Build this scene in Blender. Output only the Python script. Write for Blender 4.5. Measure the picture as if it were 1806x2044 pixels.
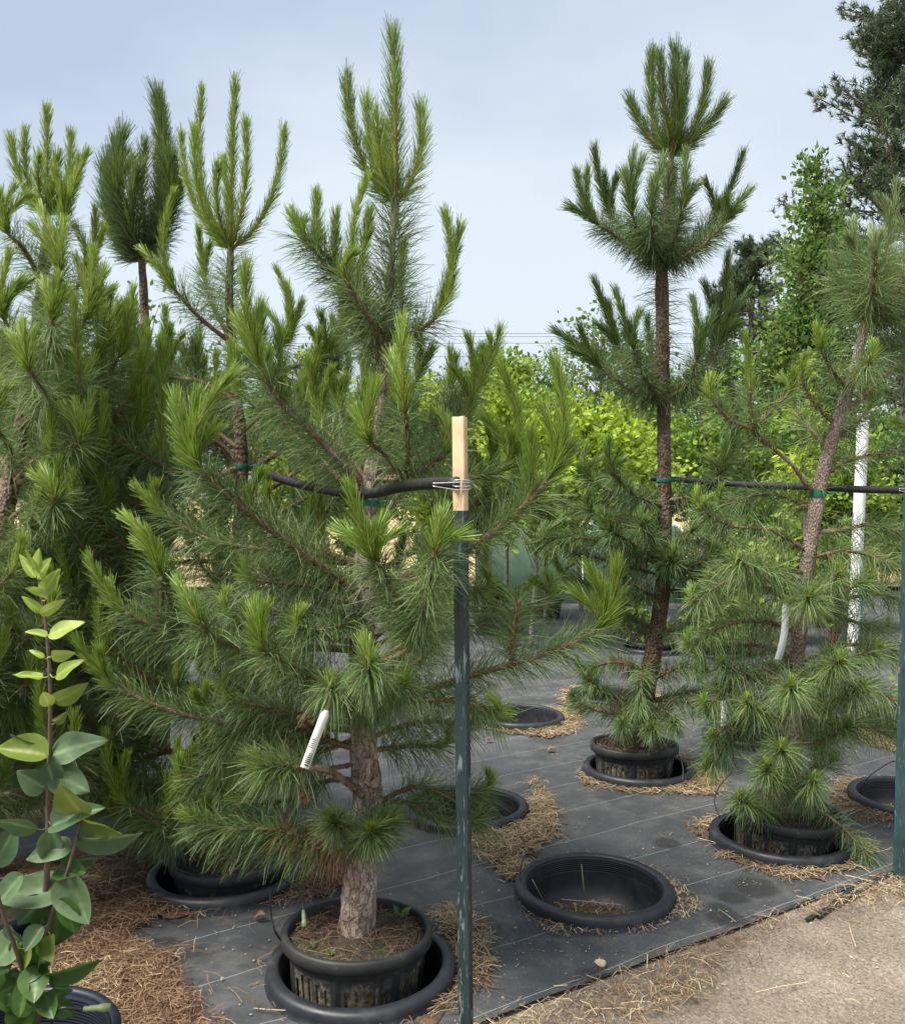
import bpy, bmesh, math, random
import numpy as np
from mathutils import Vector, noise
from mathutils.geometry import delaunay_2d_cdt

sc = bpy.context.scene
for o in list(bpy.data.objects):
    bpy.data.objects.remove(o)
COL = sc.collection

# ------------------------------------------------------------------ camera
F = 1800.0                      # focal length in photo units (1806 x 2044)
CX, CY, PITCH, CAMH = 903.0, 1084.0, math.radians(3.0), 1.55
cam = bpy.data.cameras.new('camera')
cam.sensor_fit = 'VERTICAL'
cam.sensor_height = 24.0
cam.lens = 24.0 * F / 2044.0
cam.shift_y = (CY - 1022.0) / 2044.0
cam.clip_start = 0.05
cam.clip_end = 2000
camo = bpy.data.objects.new('camera', cam)
camo.location = (0, 0, CAMH)
camo.rotation_euler = (math.radians(90) - PITCH, 0, 0)
COL.objects.link(camo)
sc.camera = camo

# ------------------------------------------------------------------ world, sun, exposure
SUN = Vector((-0.48, -0.30, 0.95)).normalized()
w = bpy.data.worlds.new('World'); sc.world = w
w.use_nodes = True
nt = w.node_tree; nt.nodes.clear()
sky = nt.nodes.new('ShaderNodeTexSky'); sky.sky_type = 'NISHITA'; sky.sun_disc = False
sky.sun_elevation = math.asin(SUN.z); sky.sun_rotation = math.atan2(SUN.x, SUN.y)
sky.air_density = 1.0; sky.dust_density = 2.0; sky.ozone_density = 1.5
tc = nt.nodes.new('ShaderNodeTexCoord')
mp = nt.nodes.new('ShaderNodeMapping'); mp.inputs['Scale'].default_value = (1, 1, 2.2)
nz = nt.nodes.new('ShaderNodeTexNoise'); nz.inputs['Scale'].default_value = 1.05
nz.inputs['Detail'].default_value = 6; nz.inputs['Roughness'].default_value = 0.52
cr = nt.nodes.new('ShaderNodeValToRGB')
cr.color_ramp.elements[0].position = 0.38; cr.color_ramp.elements[0].color = (3.1, 3.6, 4.55, 1)
cr.color_ramp.elements[1].position = 0.60; cr.color_ramp.elements[1].color = (4.7, 5.2, 5.6, 1)
mx = nt.nodes.new('ShaderNodeMix'); mx.data_type = 'RGBA'; mx.inputs['Factor'].default_value = 0.88
bg = nt.nodes.new('ShaderNodeBackground'); bg.inputs['Strength'].default_value = 0.1
wo = nt.nodes.new('ShaderNodeOutputWorld')
L = nt.links.new
L(tc.outputs['Generated'], mp.inputs['Vector']); L(mp.outputs[0], nz.inputs['Vector'])
L(nz.outputs['Fac'], cr.inputs[0]); L(sky.outputs[0], mx.inputs['A']); L(cr.outputs[0], mx.inputs['B'])
L(mx.outputs['Result'], bg.inputs[0]); L(bg.outputs[0], wo.inputs[0])

sun = bpy.data.lights.new('sun', 'SUN'); sun.energy = 5.0; sun.angle = math.radians(30)
sun.color = (1.0, 0.95, 0.86)
suno = bpy.data.objects.new('sun', sun); COL.objects.link(suno)
suno.rotation_euler = SUN.to_track_quat('Z', 'Y').to_euler()
suno.location = SUN * 30
sc.view_settings.view_transform = 'Standard'; sc.view_settings.look = 'None'
sc.view_settings.gamma = 1.0; sc.view_settings.exposure = 0.85
sc.view_settings.use_curve_mapping = False
sc.render.engine = 'CYCLES'
sc.cycles.max_bounces = 6; sc.cycles.diffuse_bounces = 4; sc.cycles.glossy_bounces = 2; sc.cycles.transmission_bounces = 3

# ------------------------------------------------------------------ helpers: pixels -> places
CP, SP = math.cos(PITCH), math.sin(PITCH)
def ray(x, y):
    xc, yc = (x - CX) / F, -(y - CY) / F
    return np.array([xc, CP + yc * SP, -SP + yc * CP])
def P(x, y, d):                 # the point seen at (x, y) that stands d metres ahead
    r = ray(x, y)
    return np.array([0, 0, CAMH]) + r * (d / r[1])
def G(x, y, z=0.0):             # the point seen at (x, y) on the level z
    r = ray(x, y)
    return np.array([0, 0, CAMH]) + r * ((z - CAMH) / r[2])

# ------------------------------------------------------------------ helpers: meshes
class Geo:
    def __init__(s):
        s.v = []; s.q = []; s.t = []; s.qm = []; s.tm = []; s.a = []; s.n = 0
    def add(s, v, q=None, t=None, m=0, a=None):
        v = np.asarray(v, float).reshape(-1, 3)
        if q is not None and len(q):
            q = np.asarray(q, np.int64).reshape(-1, 4); s.q.append(q + s.n); s.qm.append(np.full(len(q), m))
        if t is not None and len(t):
            t = np.asarray(t, np.int64).reshape(-1, 3); s.t.append(t + s.n); s.tm.append(np.full(len(t), m))
        s.v.append(v)
        s.a.append(np.full(len(v), 0.5) if a is None else np.asarray(a, float))
        s.n += len(v)
    def build(s, name, mats, parent=None, origin=(0, 0, 0), smooth=True):
        if not isinstance(mats, (list, tuple)): mats = [mats]
        V = np.concatenate(s.v) if s.v else np.zeros((0, 3))
        V = V - np.asarray(origin, float)
        q = np.concatenate(s.q) if s.q else np.zeros((0, 4), np.int64)
        t = np.concatenate(s.t) if s.t else np.zeros((0, 3), np.int64)
        mi = np.concatenate(s.qm + s.tm) if (s.qm or s.tm) else np.zeros(0)
        me = bpy.data.meshes.new(name)
        me.vertices.add(len(V)); me.vertices.foreach_set('co', V.astype(np.float32).ravel())
        nl = q.size + t.size
        me.loops.add(nl)
        me.loops.foreach_set('vertex_index', np.concatenate([q.ravel(), t.ravel()]).astype(np.int32))
        me.polygons.add(len(q) + len(t))
        st = np.concatenate([np.arange(len(q)) * 4, q.size + np.arange(len(t)) * 3]).astype(np.int32)
        me.polygons.foreach_set('loop_start', st)
        me.polygons.foreach_set('material_index', mi.astype(np.int32))
        if smooth:
            me.polygons.foreach_set('use_smooth', np.ones(len(q) + len(t), bool))
        at = me.attributes.new('v', 'FLOAT', 'POINT')
        at.data.foreach_set('value', np.concatenate(s.a).astype(np.float32))
        me.update(calc_edges=True); me.validate()
        for m in mats: me.materials.append(m)
        o = bpy.data.objects.new(name, me); COL.objects.link(o)
        if parent is not None: o.parent = parent
        else: o.location = origin
        return o
def tag(o, label=None, cat=None, group=None, kind=None):
    if label: o['label'] = label
    if cat: o['category'] = cat
    if group: o['group'] = group
    if kind: o['kind'] = kind
    return o
def empty(name, loc, label, cat, group=None):
    o = bpy.data.objects.new(name, None); COL.objects.link(o); o.location = tuple(loc)
    o.empty_display_size = 0.1
    return tag(o, label, cat, group)

def spline(pts, step=0.03, nmin=4):
    p = np.asarray(pts, float)
    if len(p) == 2:
        n = max(nmin, int(np.linalg.norm(p[1] - p[0]) / step) + 1)
        return p[0] + (p[1] - p[0]) * np.linspace(0, 1, n)[:, None]
    out = []
    e = np.vstack([2 * p[0] - p[1], p, 2 * p[-1] - p[-2]])
    for i in range(len(p) - 1):
        a, b, c, d = e[i:i + 4]
        n = max(2, int(np.linalg.norm(c - b) / step) + 1)
        t = np.linspace(0, 1, n, endpoint=False)[:, None]
        out.append(0.5 * (2 * b + (c - a) * t + (2 * a - 5 * b + 4 * c - d) * t ** 2 + (3 * b - a - 3 * c + d) * t ** 3))
    out.append(p[-1:])
    return np.vstack(out)
def frames(path):
    t = np.gradient(path, axis=0); t /= np.linalg.norm(t, axis=1)[:, None] + 1e-12
    up = np.array([0.31, 0.2, 0.93]); 
    u = np.cross(t, up); bad = np.linalg.norm(u, axis=1) < 1e-3
    u[bad] = np.cross(t[bad], [1, 0, 0]); u /= np.linalg.norm(u, axis=1)[:, None]
    for i in range(1, len(u)):
        x = u[i - 1] - t[i] * np.dot(u[i - 1], t[i]); nn = np.linalg.norm(x)
        if nn > 1e-6: u[i] = x / nn
    return t, u, np.cross(t, u)
def tube(g, path, rad, n=8, m=0, cap=True, a=None, wob=0.0):
    path = np.asarray(path, float); k = len(path)
    rad = np.broadcast_to(np.asarray(rad, float), (k,)) if np.ndim(rad) == 0 or len(np.atleast_1d(rad)) == k else np.interp(np.linspace(0, 1, k), np.linspace(0, 1, len(rad)), rad)
    t, u, w_ = frames(path)
    th = np.linspace(0, 2 * np.pi, n, endpoint=False)
    R = rad[:, None] * np.ones(n)
    if wob:
        R = R * (1 + wob * np.random.default_rng(k).normal(size=(k, n)))
    V = path[:, None] + R[..., None] * (np.cos(th)[None, :, None] * u[:, None] + np.sin(th)[None, :, None] * w_[:, None])
    V = V.reshape(-1, 3)
    i = np.arange(k - 1)[:, None] * n + np.arange(n)[None]
    j = np.arange(k - 1)[:, None] * n + (np.arange(n) + 1)[None] % n
    q = np.stack([i, j, j + n, i + n], -1).reshape(-1, 4)
    tr = []
    if cap:
        V = np.vstack([V, path[:1], path[-1:]])
        c0, c1 = len(V) - 2, len(V) - 1
        b = (k - 1) * n
        for x in range(n):
            y = (x + 1) % n
            tr += [[c0, y, x], [c1, b + x, b + y]]
    g.add(V, q, tr, m, None if a is None else np.full(len(V), a))
def lathe(g, prof, c, n=64, m=0, closed=False, a=None, oval=0.0):
    prof = np.asarray(prof, float); k = len(prof)
    th = np.linspace(0, 2 * np.pi, n, endpoint=False)
    ov = 1 + oval * (np.sin(2 * th + c[0] * 7) + .5 * np.sin(3 * th + c[1] * 9) + .25 * np.sin(7 * th + c[0] * 3)); zo = oval * .35 * np.sin(2 * th + c[1] * 5)
    V = np.stack([c[0] + prof[:, :1] * np.cos(th) * ov, c[1] + prof[:, :1] * np.sin(th) * ov, np.broadcast_to(c[2] + prof[:, 1:2], (k, n)) + zo * np.clip(prof[:, 1:2] * 25, 0, 1)], -1).reshape(-1, 3)
    i = np.arange(k - 1)[:, None] * n + np.arange(n)[None]
    j = np.arange(k - 1)[:, None] * n + (np.arange(n) + 1)[None] % n
    g.add(V, np.stack([i, j, j + n, i + n], -1).reshape(-1, 4), None, m, a)
def box(g, c, s, R=None, m=0):
    v = np.array([[x, y, z] for x in (-.5, .5) for y in (-.5, .5) for z in (-.5, .5)]) * np.asarray(s, float)
    if R is not None: v = v @ np.asarray(R).T
    g.add(v + np.asarray(c, float), [[0, 1, 3, 2], [4, 6, 7, 5], [0, 4, 5, 1], [2, 3, 7, 6], [0, 2, 6, 4], [1, 5, 7, 3]], None, m)
def prism(g, prof, A, B, ex, ey, m=0):
    """closed 2-D outline swept from A to B"""
    prof = np.asarray(prof, float); n = len(prof)
    ex = np.asarray(ex, float); ey = np.asarray(ey, float)
    off = prof[:, :1] * ex + prof[:, 1:] * ey
    V = np.vstack([np.asarray(A) + off, np.asarray(B) + off, [np.asarray(A) + off.mean(0)], [np.asarray(B) + off.mean(0)]])
    q = [[i, (i + 1) % n, n + (i + 1) % n, n + i] for i in range(n)]
    me = V; g.add(me, q, None, m)
def nrm(v):
    v = np.asarray(v, float)
    return v / (np.linalg.norm(v, axis=-1, keepdims=True) + 1e-12)
def inpoly(pts, poly):
    pts = np.asarray(pts); poly = np.asarray(poly); x, y = pts[:, 0], pts[:, 1]
    r = np.zeros(len(pts), bool); j = len(poly) - 1
    for i in range(len(poly)):
        xi, yi = poly[i][:2]; xj, yj = poly[j][:2]
        c = ((yi > y) != (yj > y)) & (x < (xj - xi) * (y - yi) / (yj - yi + 1e-15) + xi)
        r ^= c; j = i
    return r
def region(poly, holes, step, rng, jag=0.0):
    """triangulated sheet inside poly, with round holes"""
    poly = np.asarray(poly, float)[:, :2]; V = []; E = []
    b = []
    for i in range(len(poly)):
        p, q = poly[i], poly[(i + 1) % len(poly)]
        n = max(1, int(np.linalg.norm(q - p) / step))
        for k in range(n): b.append(p + (q - p) * k / n + rng.normal(size=2) * jag)
    V += b; E += [(i, (i + 1) % len(b)) for i in range(len(b))]
    bp = np.array(b)
    for (cx, cy, r) in holes:
        s = len(V); n = 40
        V += [np.array([cx + r * math.cos(2 * math.pi * k / n), cy + r * math.sin(2 * math.pi * k / n)]) for k in range(n)]
        E += [(s + k, s + (k + 1) % n) for k in range(n)]
    lo, hi = bp.min(0), bp.max(0)
    gx, gy = np.meshgrid(np.arange(lo[0], hi[0], step), np.arange(lo[1], hi[1], step))
    gp = np.stack([gx.ravel(), gy.ravel()], 1) + rng.uniform(-.25, .25, (gx.size, 2)) * step
    ok = inpoly(gp, bp)
    for (cx, cy, r) in holes: ok &= np.hypot(gp[:, 0] - cx, gp[:, 1] - cy) > r + step * .3
    V += list(gp[ok])
    res = delaunay_2d_cdt([Vector(p) for p in V], E, [], 0, 1e-6)
    vo = np.array([tuple(p) for p in res[0]]); fo = np.array([f for f in res[2] if len(f) == 3])
    c = vo[fo].mean(1); ok = inpoly(c, bp)
    for (cx, cy, r) in holes: ok &= np.hypot(c[:, 0] - cx, c[:, 1] - cy) > r * 0.995
    fo = fo[ok]
    A, B, C_ = vo[fo[:, 0]], vo[fo[:, 1]], vo[fo[:, 2]]
    cr_ = (B[:, 0] - A[:, 0]) * (C_[:, 1] - A[:, 1]) - (B[:, 1] - A[:, 1]) * (C_[:, 0] - A[:, 0])
    fo[cr_ < 0] = fo[cr_ < 0][:, ::-1]
    return vo, fo, bp
def vnoise(p, s, seed=0.0):
    return np.array([noise.noise((x * s + seed, y * s - seed, seed * .7)) for x, y in p[:, :2]])
def strands(g, p, ang, ln, wd, rng, m=0, tilt=0.08, arch=0.01, a=None):
    """thin dry stalks lying at points p"""
    n = len(p); d = np.stack([np.cos(ang), np.sin(ang), rng.normal(0, tilt, n)], 1); d = nrm(d)
    s = np.stack([-d[:, 1], d[:, 0], rng.normal(0, .4, n)], 1); s = nrm(s)
    hl = (ln / 2)[:, None]; wd = (wd / 2)[:, None] if np.ndim(wd) else wd / 2
    bend = s * rng.normal(0, .10, n)[:, None] * ln[:, None]; bend[:, 2] = 0
    up = np.zeros((n, 3)); up[:, 2] = arch * rng.uniform(0, 1, n)
    A, M, B = p - d * hl, p + bend + up, p + d * hl
    V = np.stack([A - s * wd, A + s * wd, M - s * wd, M + s * wd, B - s * wd, B + s * wd], 1).reshape(-1, 3)
    i = np.arange(n)[:, None] * 6
    q = np.concatenate([i + [0, 1, 3, 2], i + [2, 3, 5, 4]], 0)
    av = rng.uniform(0, 1, n) if a is None else a
    g.add(V, q, None, m, np.repeat(av, 6))

# ------------------------------------------------------------------ helpers: materials
def newmat(name):
    m = bpy.data.materials.new(name); m.use_nodes = True
    n = m.node_tree; b = n.nodes['Principled BSDF']
    return m, n, b
def ramp(n, src, stops):
    r = n.nodes.new('ShaderNodeValToRGB'); e = r.color_ramp.elements
    while len(e) < len(stops): e.new(0.5)
    for k, (p, c) in enumerate(stops):
        e[k].position = p; e[k].color = (*c, 1)
    n.links.new(src, r.inputs[0]); return r.outputs[0]
def tex(n, kind, scale, detail=4, rough=.55, coord='Object', sc3=None, rot=None, **kw):
    t = n.nodes.new('ShaderNodeTexCoord'); mp_ = n.nodes.new('ShaderNodeMapping')
    if sc3: mp_.inputs['Scale'].default_value = sc3
    if rot: mp_.inputs['Rotation'].default_value = rot
    n.links.new(t.outputs[coord], mp_.inputs[0])
    x = n.nodes.new('ShaderNodeTex' + kind); x.inputs['Scale'].default_value = scale
    if kind == 'Noise':
        x.inputs['Detail'].default_value = detail; x.inputs['Roughness'].default_value = rough
    for k, v in kw.items():
        if hasattr(x, k): setattr(x, k, v)
    n.links.new(mp_.outputs[0], x.inputs['Vector']); return x
def mixc(n, f, a, b, mode='MIX'):
    x = n.nodes.new('ShaderNodeMix'); x.data_type = 'RGBA'; x.blend_type = mode
    for s, v in (('Factor', f), ('A', a), ('B', b)):
        if hasattr(v, 'links'): n.links.new(v, x.inputs[s])
        elif s == 'Factor': x.inputs[s].default_value = v
        else: x.inputs[s].default_value = (*v, 1)
    return x.outputs['Result']
def bump(n, b, h, strength=.5, dist=.01):
    x = n.nodes.new('ShaderNodeBump'); x.inputs['Strength'].default_value = strength
    x.inputs['Distance'].default_value = dist
    n.links.new(h, x.inputs['Height']); n.links.new(x.outputs[0], b.inputs['Normal'])
def attr(n):
    a = n.nodes.new('ShaderNodeAttribute'); a.attribute_name = 'v'; return a.outputs['Fac']
def leafmat(name, stops, rough=.45, trans=.3, tcol=None, spec=.4, scale=0):
    m, n, b = newmat(name)
    c = ramp(n, attr(n), stops)
    if scale:
        x = tex(n, 'Noise', scale, 5, .65); y = tex(n, 'Noise', scale * 3.5, 3)
        c = mixc(n, ramp(n, x.outputs['Fac'], [(.35, (0, 0, 0)), (.7, (.7, .7, .7))]), c, stops[0][1])
        c = mixc(n, ramp(n, y.outputs['Fac'], [(.66, (0, 0, 0)), (.72, (.7, .7, .7))]), c, (.20, .14, .05))
    n.links.new(c, b.inputs['Base Color']); b.inputs['Roughness'].default_value = rough
    b.inputs['Specular IOR Level'].default_value = spec
    t = n.nodes.new('ShaderNodeBsdfTranslucent')
    tc_ = mixc(n, .5, c, tcol or stops[-1][1]); n.links.new(tc_, t.inputs[0])
    ms = n.nodes.new('ShaderNodeMixShader'); ms.inputs[0].default_value = trans
    n.links.new(b.outputs[0], ms.inputs[1]); n.links.new(t.outputs[0], ms.inputs[2])
    n.links.new(ms.outputs[0], n.nodes['Material Output'].inputs[0]); return m
def plain(name, col, rough=.5, var=.15, scale=30, spec=.4, bumpd=0, metal=0):
    m, n, b = newmat(name); x = tex(n, 'Noise', scale, 5)
    lo = tuple(c * (1 - var) for c in col); hi = tuple(min(1, c * (1 + var)) for c in col)
    n.links.new(ramp(n, x.outputs['Fac'], [(.3, lo), (.7, hi)]), b.inputs['Base Color'])
    b.inputs['Roughness'].default_value = rough; b.inputs['Specular IOR Level'].default_value = spec
    b.inputs['Metallic'].default_value = metal
    if bumpd: bump(n, b, x.outputs['Fac'], .6, bumpd)
    return m

M = {}
M['needle'] = leafmat('pine_needle', [(0, (.20, .12, .055)), (.02, (.048, .088, .034)), (.5, (.122, .200, .066)), (1, (.25, .335, .125))], .44, .3, spec=.42)
M['needle_d'] = leafmat('pine_needle_dark', [(0, (.026, .056, .032)), (.5, (.058, .10, .05)), (1, (.13, .18, .085))], .44, .25, spec=.4)
M['fresh'] = leafmat('fresh_needle', [(0, (.20, .13, .05)), (.02, (.066, .125, .014)), (.5, (.155, .255, .030)), (1, (.32, .43, .08))], .42, .32, spec=.42)
M['fresh_d'] = leafmat('fresh_needle_dark', [(0, (.045, .09, .02)), (.5, (.10, .17, .036)), (1, (.20, .28, .08))], .42, .28, spec=.42)
M['dead'] = leafmat('dead_needle', [(0, (.10, .045, .025)), (.5, (.19, .085, .045)), (1, (.30, .16, .085))], .6, .1)
def straw_mat(name, dark, mid, pale):
    return leafmat(name, [(0, dark), (.45, mid), (1, pale)], .6, .08, spec=.3)
M['straw'] = straw_mat('straw', (.12, .075, .042), (.29, .205, .115), (.56, .45, .28))
M['litter'] = straw_mat('needle_litter', (.06, .032, .02), (.135, .078, .046), (.29, .19, .115))

m, n, b = newmat('bark')
def distorted(n, kind, scale, sc3, amt, **kw):
    t = tex(n, kind, scale, sc3=sc3, **kw); w = tex(n, 'Noise', 22, 5, .65)
    mapn = t.inputs['Vector'].links[0].from_node
    ad = n.nodes.new('ShaderNodeVectorMath'); ad.operation = 'MULTIPLY_ADD'
    n.links.new(w.outputs['Color'], ad.inputs[0]); ad.inputs[1].default_value = (amt, amt, amt); n.links.new(mapn.outputs[0], ad.inputs[2])
    n.links.new(ad.outputs[0], t.inputs['Vector']); return t
v = distorted(n, 'Voronoi', 38, (1, 1, .34), .05, feature='DISTANCE_TO_EDGE'); vc = distorted(n, 'Voronoi', 38, (1, 1, .34), .05)
v2 = distorted(n, 'Voronoi', 95, (1, 1, .5), .03, feature='DISTANCE_TO_EDGE')
x = tex(n, 'Noise', 13, 7, .7); x2 = tex(n, 'Noise', 130, 5, .7)
base = ramp(n, x.outputs['Fac'], [(.32, (.20, .135, .105)), (.46, (.38, .28, .225)), (.58, (.52, .45, .385)), (.70, (.42, .25, .175))])
base = mixc(n, .45, base, ramp(n, vc.outputs['Color'], [(.2, (.55, .5, .48)), (.5, (1, 1, 1)), (.85, (1.5, 1.5, 1.5))]), 'MULTIPLY')
crk = ramp(n, v.outputs['Distance'], [(0.0, (.30, .22, .19)), (.07, (1, 1, 1))]); crk2 = ramp(n, v2.outputs['Distance'], [(0.0, (.5, .45, .42)), (.1, (1, 1, 1))])
c = mixc(n, .8, base, crk, 'MULTIPLY'); c = mixc(n, .6, c, crk2, 'MULTIPLY')
c = mixc(n, ramp(n, x2.outputs['Fac'], [(.52, (0, 0, 0)), (.70, (.6, .6, .6))]), c, (.55, .53, .50))
n.links.new(c, b.inputs['Base Color']); b.inputs['Roughness'].default_value = .9
b.inputs['Specular IOR Level'].default_value = .15
mm = n.nodes.new('ShaderNodeMath'); mm.operation = 'ADD'
vv = n.nodes.new('ShaderNodeMath'); vv.operation = 'MINIMUM'; vv.inputs[1].default_value = .10
n.links.new(v.outputs['Distance'], vv.inputs[0]); n.links.new(vv.outputs[0], mm.inputs[0])
ml = n.nodes.new('ShaderNodeMath'); ml.operation = 'MULTIPLY'; ml.inputs[1].default_value = .14
n.links.new(x2.outputs['Fac'], ml.inputs[0]); n.links.new(ml.outputs[0], mm.inputs[1])
bump(n, b, mm.outputs[0], .9, .06); M['bark'] = m

m, n, b = newmat('rough_bark')     # young stems with leaf-base scales
v = tex(n, 'Voronoi', 85, sc3=(1, 1, .8)); x = tex(n, 'Noise', 14, 4)
base = ramp(n, x.outputs['Fac'], [(.3, (.12, .085, .062)), (.5, (.20, .14, .10)), (.7, (.29, .235, .185))])
c = mixc(n, .7, base, ramp(n, v.outputs['Distance'], [(.25, (1, 1, 1)), (.62, (.30, .27, .25))]), 'MULTIPLY')
n.links.new(c, b.inputs['Base Color']); b.inputs['Roughness'].default_value = .88
b.inputs['Specular IOR Level'].default_value = .15
iv = n.nodes.new('ShaderNodeMath'); iv.operation = 'SUBTRACT'; iv.inputs[0].default_value = 1
n.links.new(v.outputs['Distance'], iv.inputs[1]); bump(n, b, iv.outputs[0], 1, .008); M['youngbark'] = m

m, n, b = newmat('pale_bark')
v = tex(n, 'Voronoi', 120, sc3=(1, 1, .7)); x = tex(n, 'Noise', 9, 5)
base = ramp(n, x.outputs['Fac'], [(.3, (.30, .21, .165)), (.5, (.43, .335, .28)), (.68, (.52, .45, .40))])
c = mixc(n, .75, base, ramp(n, v.outputs['Distance'], [(.2, (1, 1, 1)), (.6, (.28, .25, .23))]), 'MULTIPLY')
n.links.new(c, b.inputs['Base Color']); b.inputs['Roughness'].default_value = .88
iv = n.nodes.new('ShaderNodeMath'); iv.operation = 'SUBTRACT'; iv.inputs[0].default_value = 1
n.links.new(v.outputs['Distance'], iv.inputs[1]); bump(n, b, iv.outputs[0], 1, .006); M['palebark'] = m
m, n, b = newmat('twig')
v = tex(n, 'Voronoi', 210); x = tex(n, 'Noise', 10, 3)
base = ramp(n, x.outputs['Fac'], [(.35, (.14, .075, .045)), (.55, (.22, .125, .075)), (.7, (.33, .27, .22))])
c = mixc(n, ramp(n, v.outputs['Distance'], [(.16, (1, 1, 1)), (.34, (0, 0, 0))]), base, (.44, .33, .23))
n.links.new(c, b.inputs['Base Color']); b.inputs['Roughness'].default_value = .85
bump(n, b, v.outputs['Distance'], .8, .004); M['twig'] = m
M['shoot'] = plain('shoot_stem', (.25, .145, .06), .7, .35, 150)

m, n, b = newmat('black_plastic')
x = tex(n, 'Noise', 9, 6, .7); x2 = tex(n, 'Noise', 160, 3)
c = ramp(n, x.outputs['Fac'], [(.35, (.011, .012, .015)), (.58, (.020, .022, .027)), (.78, (.055, .055, .055))])
n.links.new(c, b.inputs['Base Color'])
n.links.new(ramp(n, x.outputs['Fac'], [(.3, (.36, .36, .36)), (.75, (.7, .7, .7))]), b.inputs['Roughness'])
bump(n, b, x2.outputs['Fac'], .15, .001); M['plastic'] = m
m, n, b = newmat('dusty_plastic')
x = tex(n, 'Noise', 14, 6, .75); w_ = n.nodes.new('ShaderNodeTexCoord')
c = ramp(n, x.outputs['Fac'], [(.35, (.012, .013, .014)), (.6, (.028, .028, .027)), (.8, (.13, .11, .085))])
xs_ = tex(n, 'Noise', 60, 5, .7); st_ = n.nodes.new('ShaderNodeMapRange'); st_.inputs['From Min'].default_value = .55; st_.inputs['From Max'].default_value = .95
n.links.new(attr(n), st_.inputs['Value'])
c = mixc(n, st_.outputs[0], c, mixc(n, ramp(n, xs_.outputs['Fac'], [(.40, (0, 0, 0)), (.62, (.75, .75, .75))]), c, (.30, .27, .22)))
n.links.new(c, b.inputs['Base Color']); b.inputs['Roughness'].default_value = .6; M['dustyplastic'] = m
M['blueplastic'] = plain('navy_plastic', (.012, .017, .027), .45, .3, 12)
M['hose'] = plain('hose_rubber', (.018, .018, .02), .55, .4, 40, bumpd=.002)
M['tube'] = plain('drip_tube_plastic', (.015, .015, .017), .45, .2, 40)

m, n, b = newmat('soil')
x = tex(n, 'Noise', 45, 8, .7); x2 = tex(n, 'Noise', 8, 3); v = tex(n, 'Voronoi', 190)
c = ramp(n, x.outputs['Fac'], [(.3, (.018, .013, .009)), (.55, (.06, .042, .028)), (.75, (.16, .11, .07))])
c = mixc(n, ramp(n, x2.outputs['Fac'], [(.46, (0, 0, 0)), (.58, (.75, .75, .75))]), c, (.035, .045, .014))
c = mixc(n, ramp(n, v.outputs['Distance'], [(.10, (.8, .8, .8)), (.2, (0, 0, 0))]), c, (.42, .36, .26))
n.links.new(c, b.inputs['Base Color']); b.inputs['Roughness'].default_value = .95
bump(n, b, x.outputs['Fac'], 1, .012); M['soil'] = m

m, n, b = newmat('dirt_path')
x = tex(n, 'Noise', 2.2, 6, .6); x2 = tex(n, 'Noise', 70, 8, .75); v = tex(n, 'Voronoi', 130)
c = ramp(n, x.outputs['Fac'], [(.3, (.17, .135, .102)), (.5, (.255, .212, .165)), (.7, (.355, .30, .24))])
c = mixc(n, .8, c, ramp(n, x2.outputs['Fac'], [(.3, (.25, .23, .21)), (.5, (.95, .95, .95)), (.72, (1.4, 1.4, 1.4))]), 'MULTIPLY')
c = mixc(n, .5, c, ramp(n, v.outputs['Color'], [(.1, (.5, .48, .46)), (.5, (1, 1, 1)), (.9, (1.4, 1.4, 1.4))]), 'MULTIPLY')
n.links.new(c, b.inputs['Base Color']); b.inputs['Roughness'].default_value = .95
b.inputs['Specular IOR Level'].default_value = .2
bump(n, b, x2.outputs['Fac'], .9, .012); M['dirt'] = m

m, n, b = newmat('dry_field')
x = tex(n, 'Noise', .35, 6, .6); x2 = tex(n, 'Noise', 18, 8, .75, sc3=(1, .3, 1))
c = ramp(n, x.outputs['Fac'], [(.3, (.30, .22, .11)), (.5, (.52, .40, .21)), (.7, (.62, .50, .28))])
c = mixc(n, .7, c, ramp(n, x2.outputs['Fac'], [(.3, (.45, .45, .4)), (.6, (1.1, 1.1, 1.1))]), 'MULTIPLY')
n.links.new(c, b.inputs['Base Color']); b.inputs['Roughness'].default_value = .95; M['field'] = m

M['straw_bed'] = None
m, n, b = newmat('straw_bed')
x = tex(n, 'Noise', 30, 8, .75); x2 = tex(n, 'Noise', 3, 3)
c = ramp(n, x.outputs['Fac'], [(.3, (.035, .022, .015)), (.5, (.095, .06, .036)), (.7, (.22, .15, .085))])
n.links.new(c, b.inputs['Base Color']); b.inputs['Roughness'].default_value = .95
bump(n, b, x.outputs['Fac'], 1, .012); M['straw_bed'] = m

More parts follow.
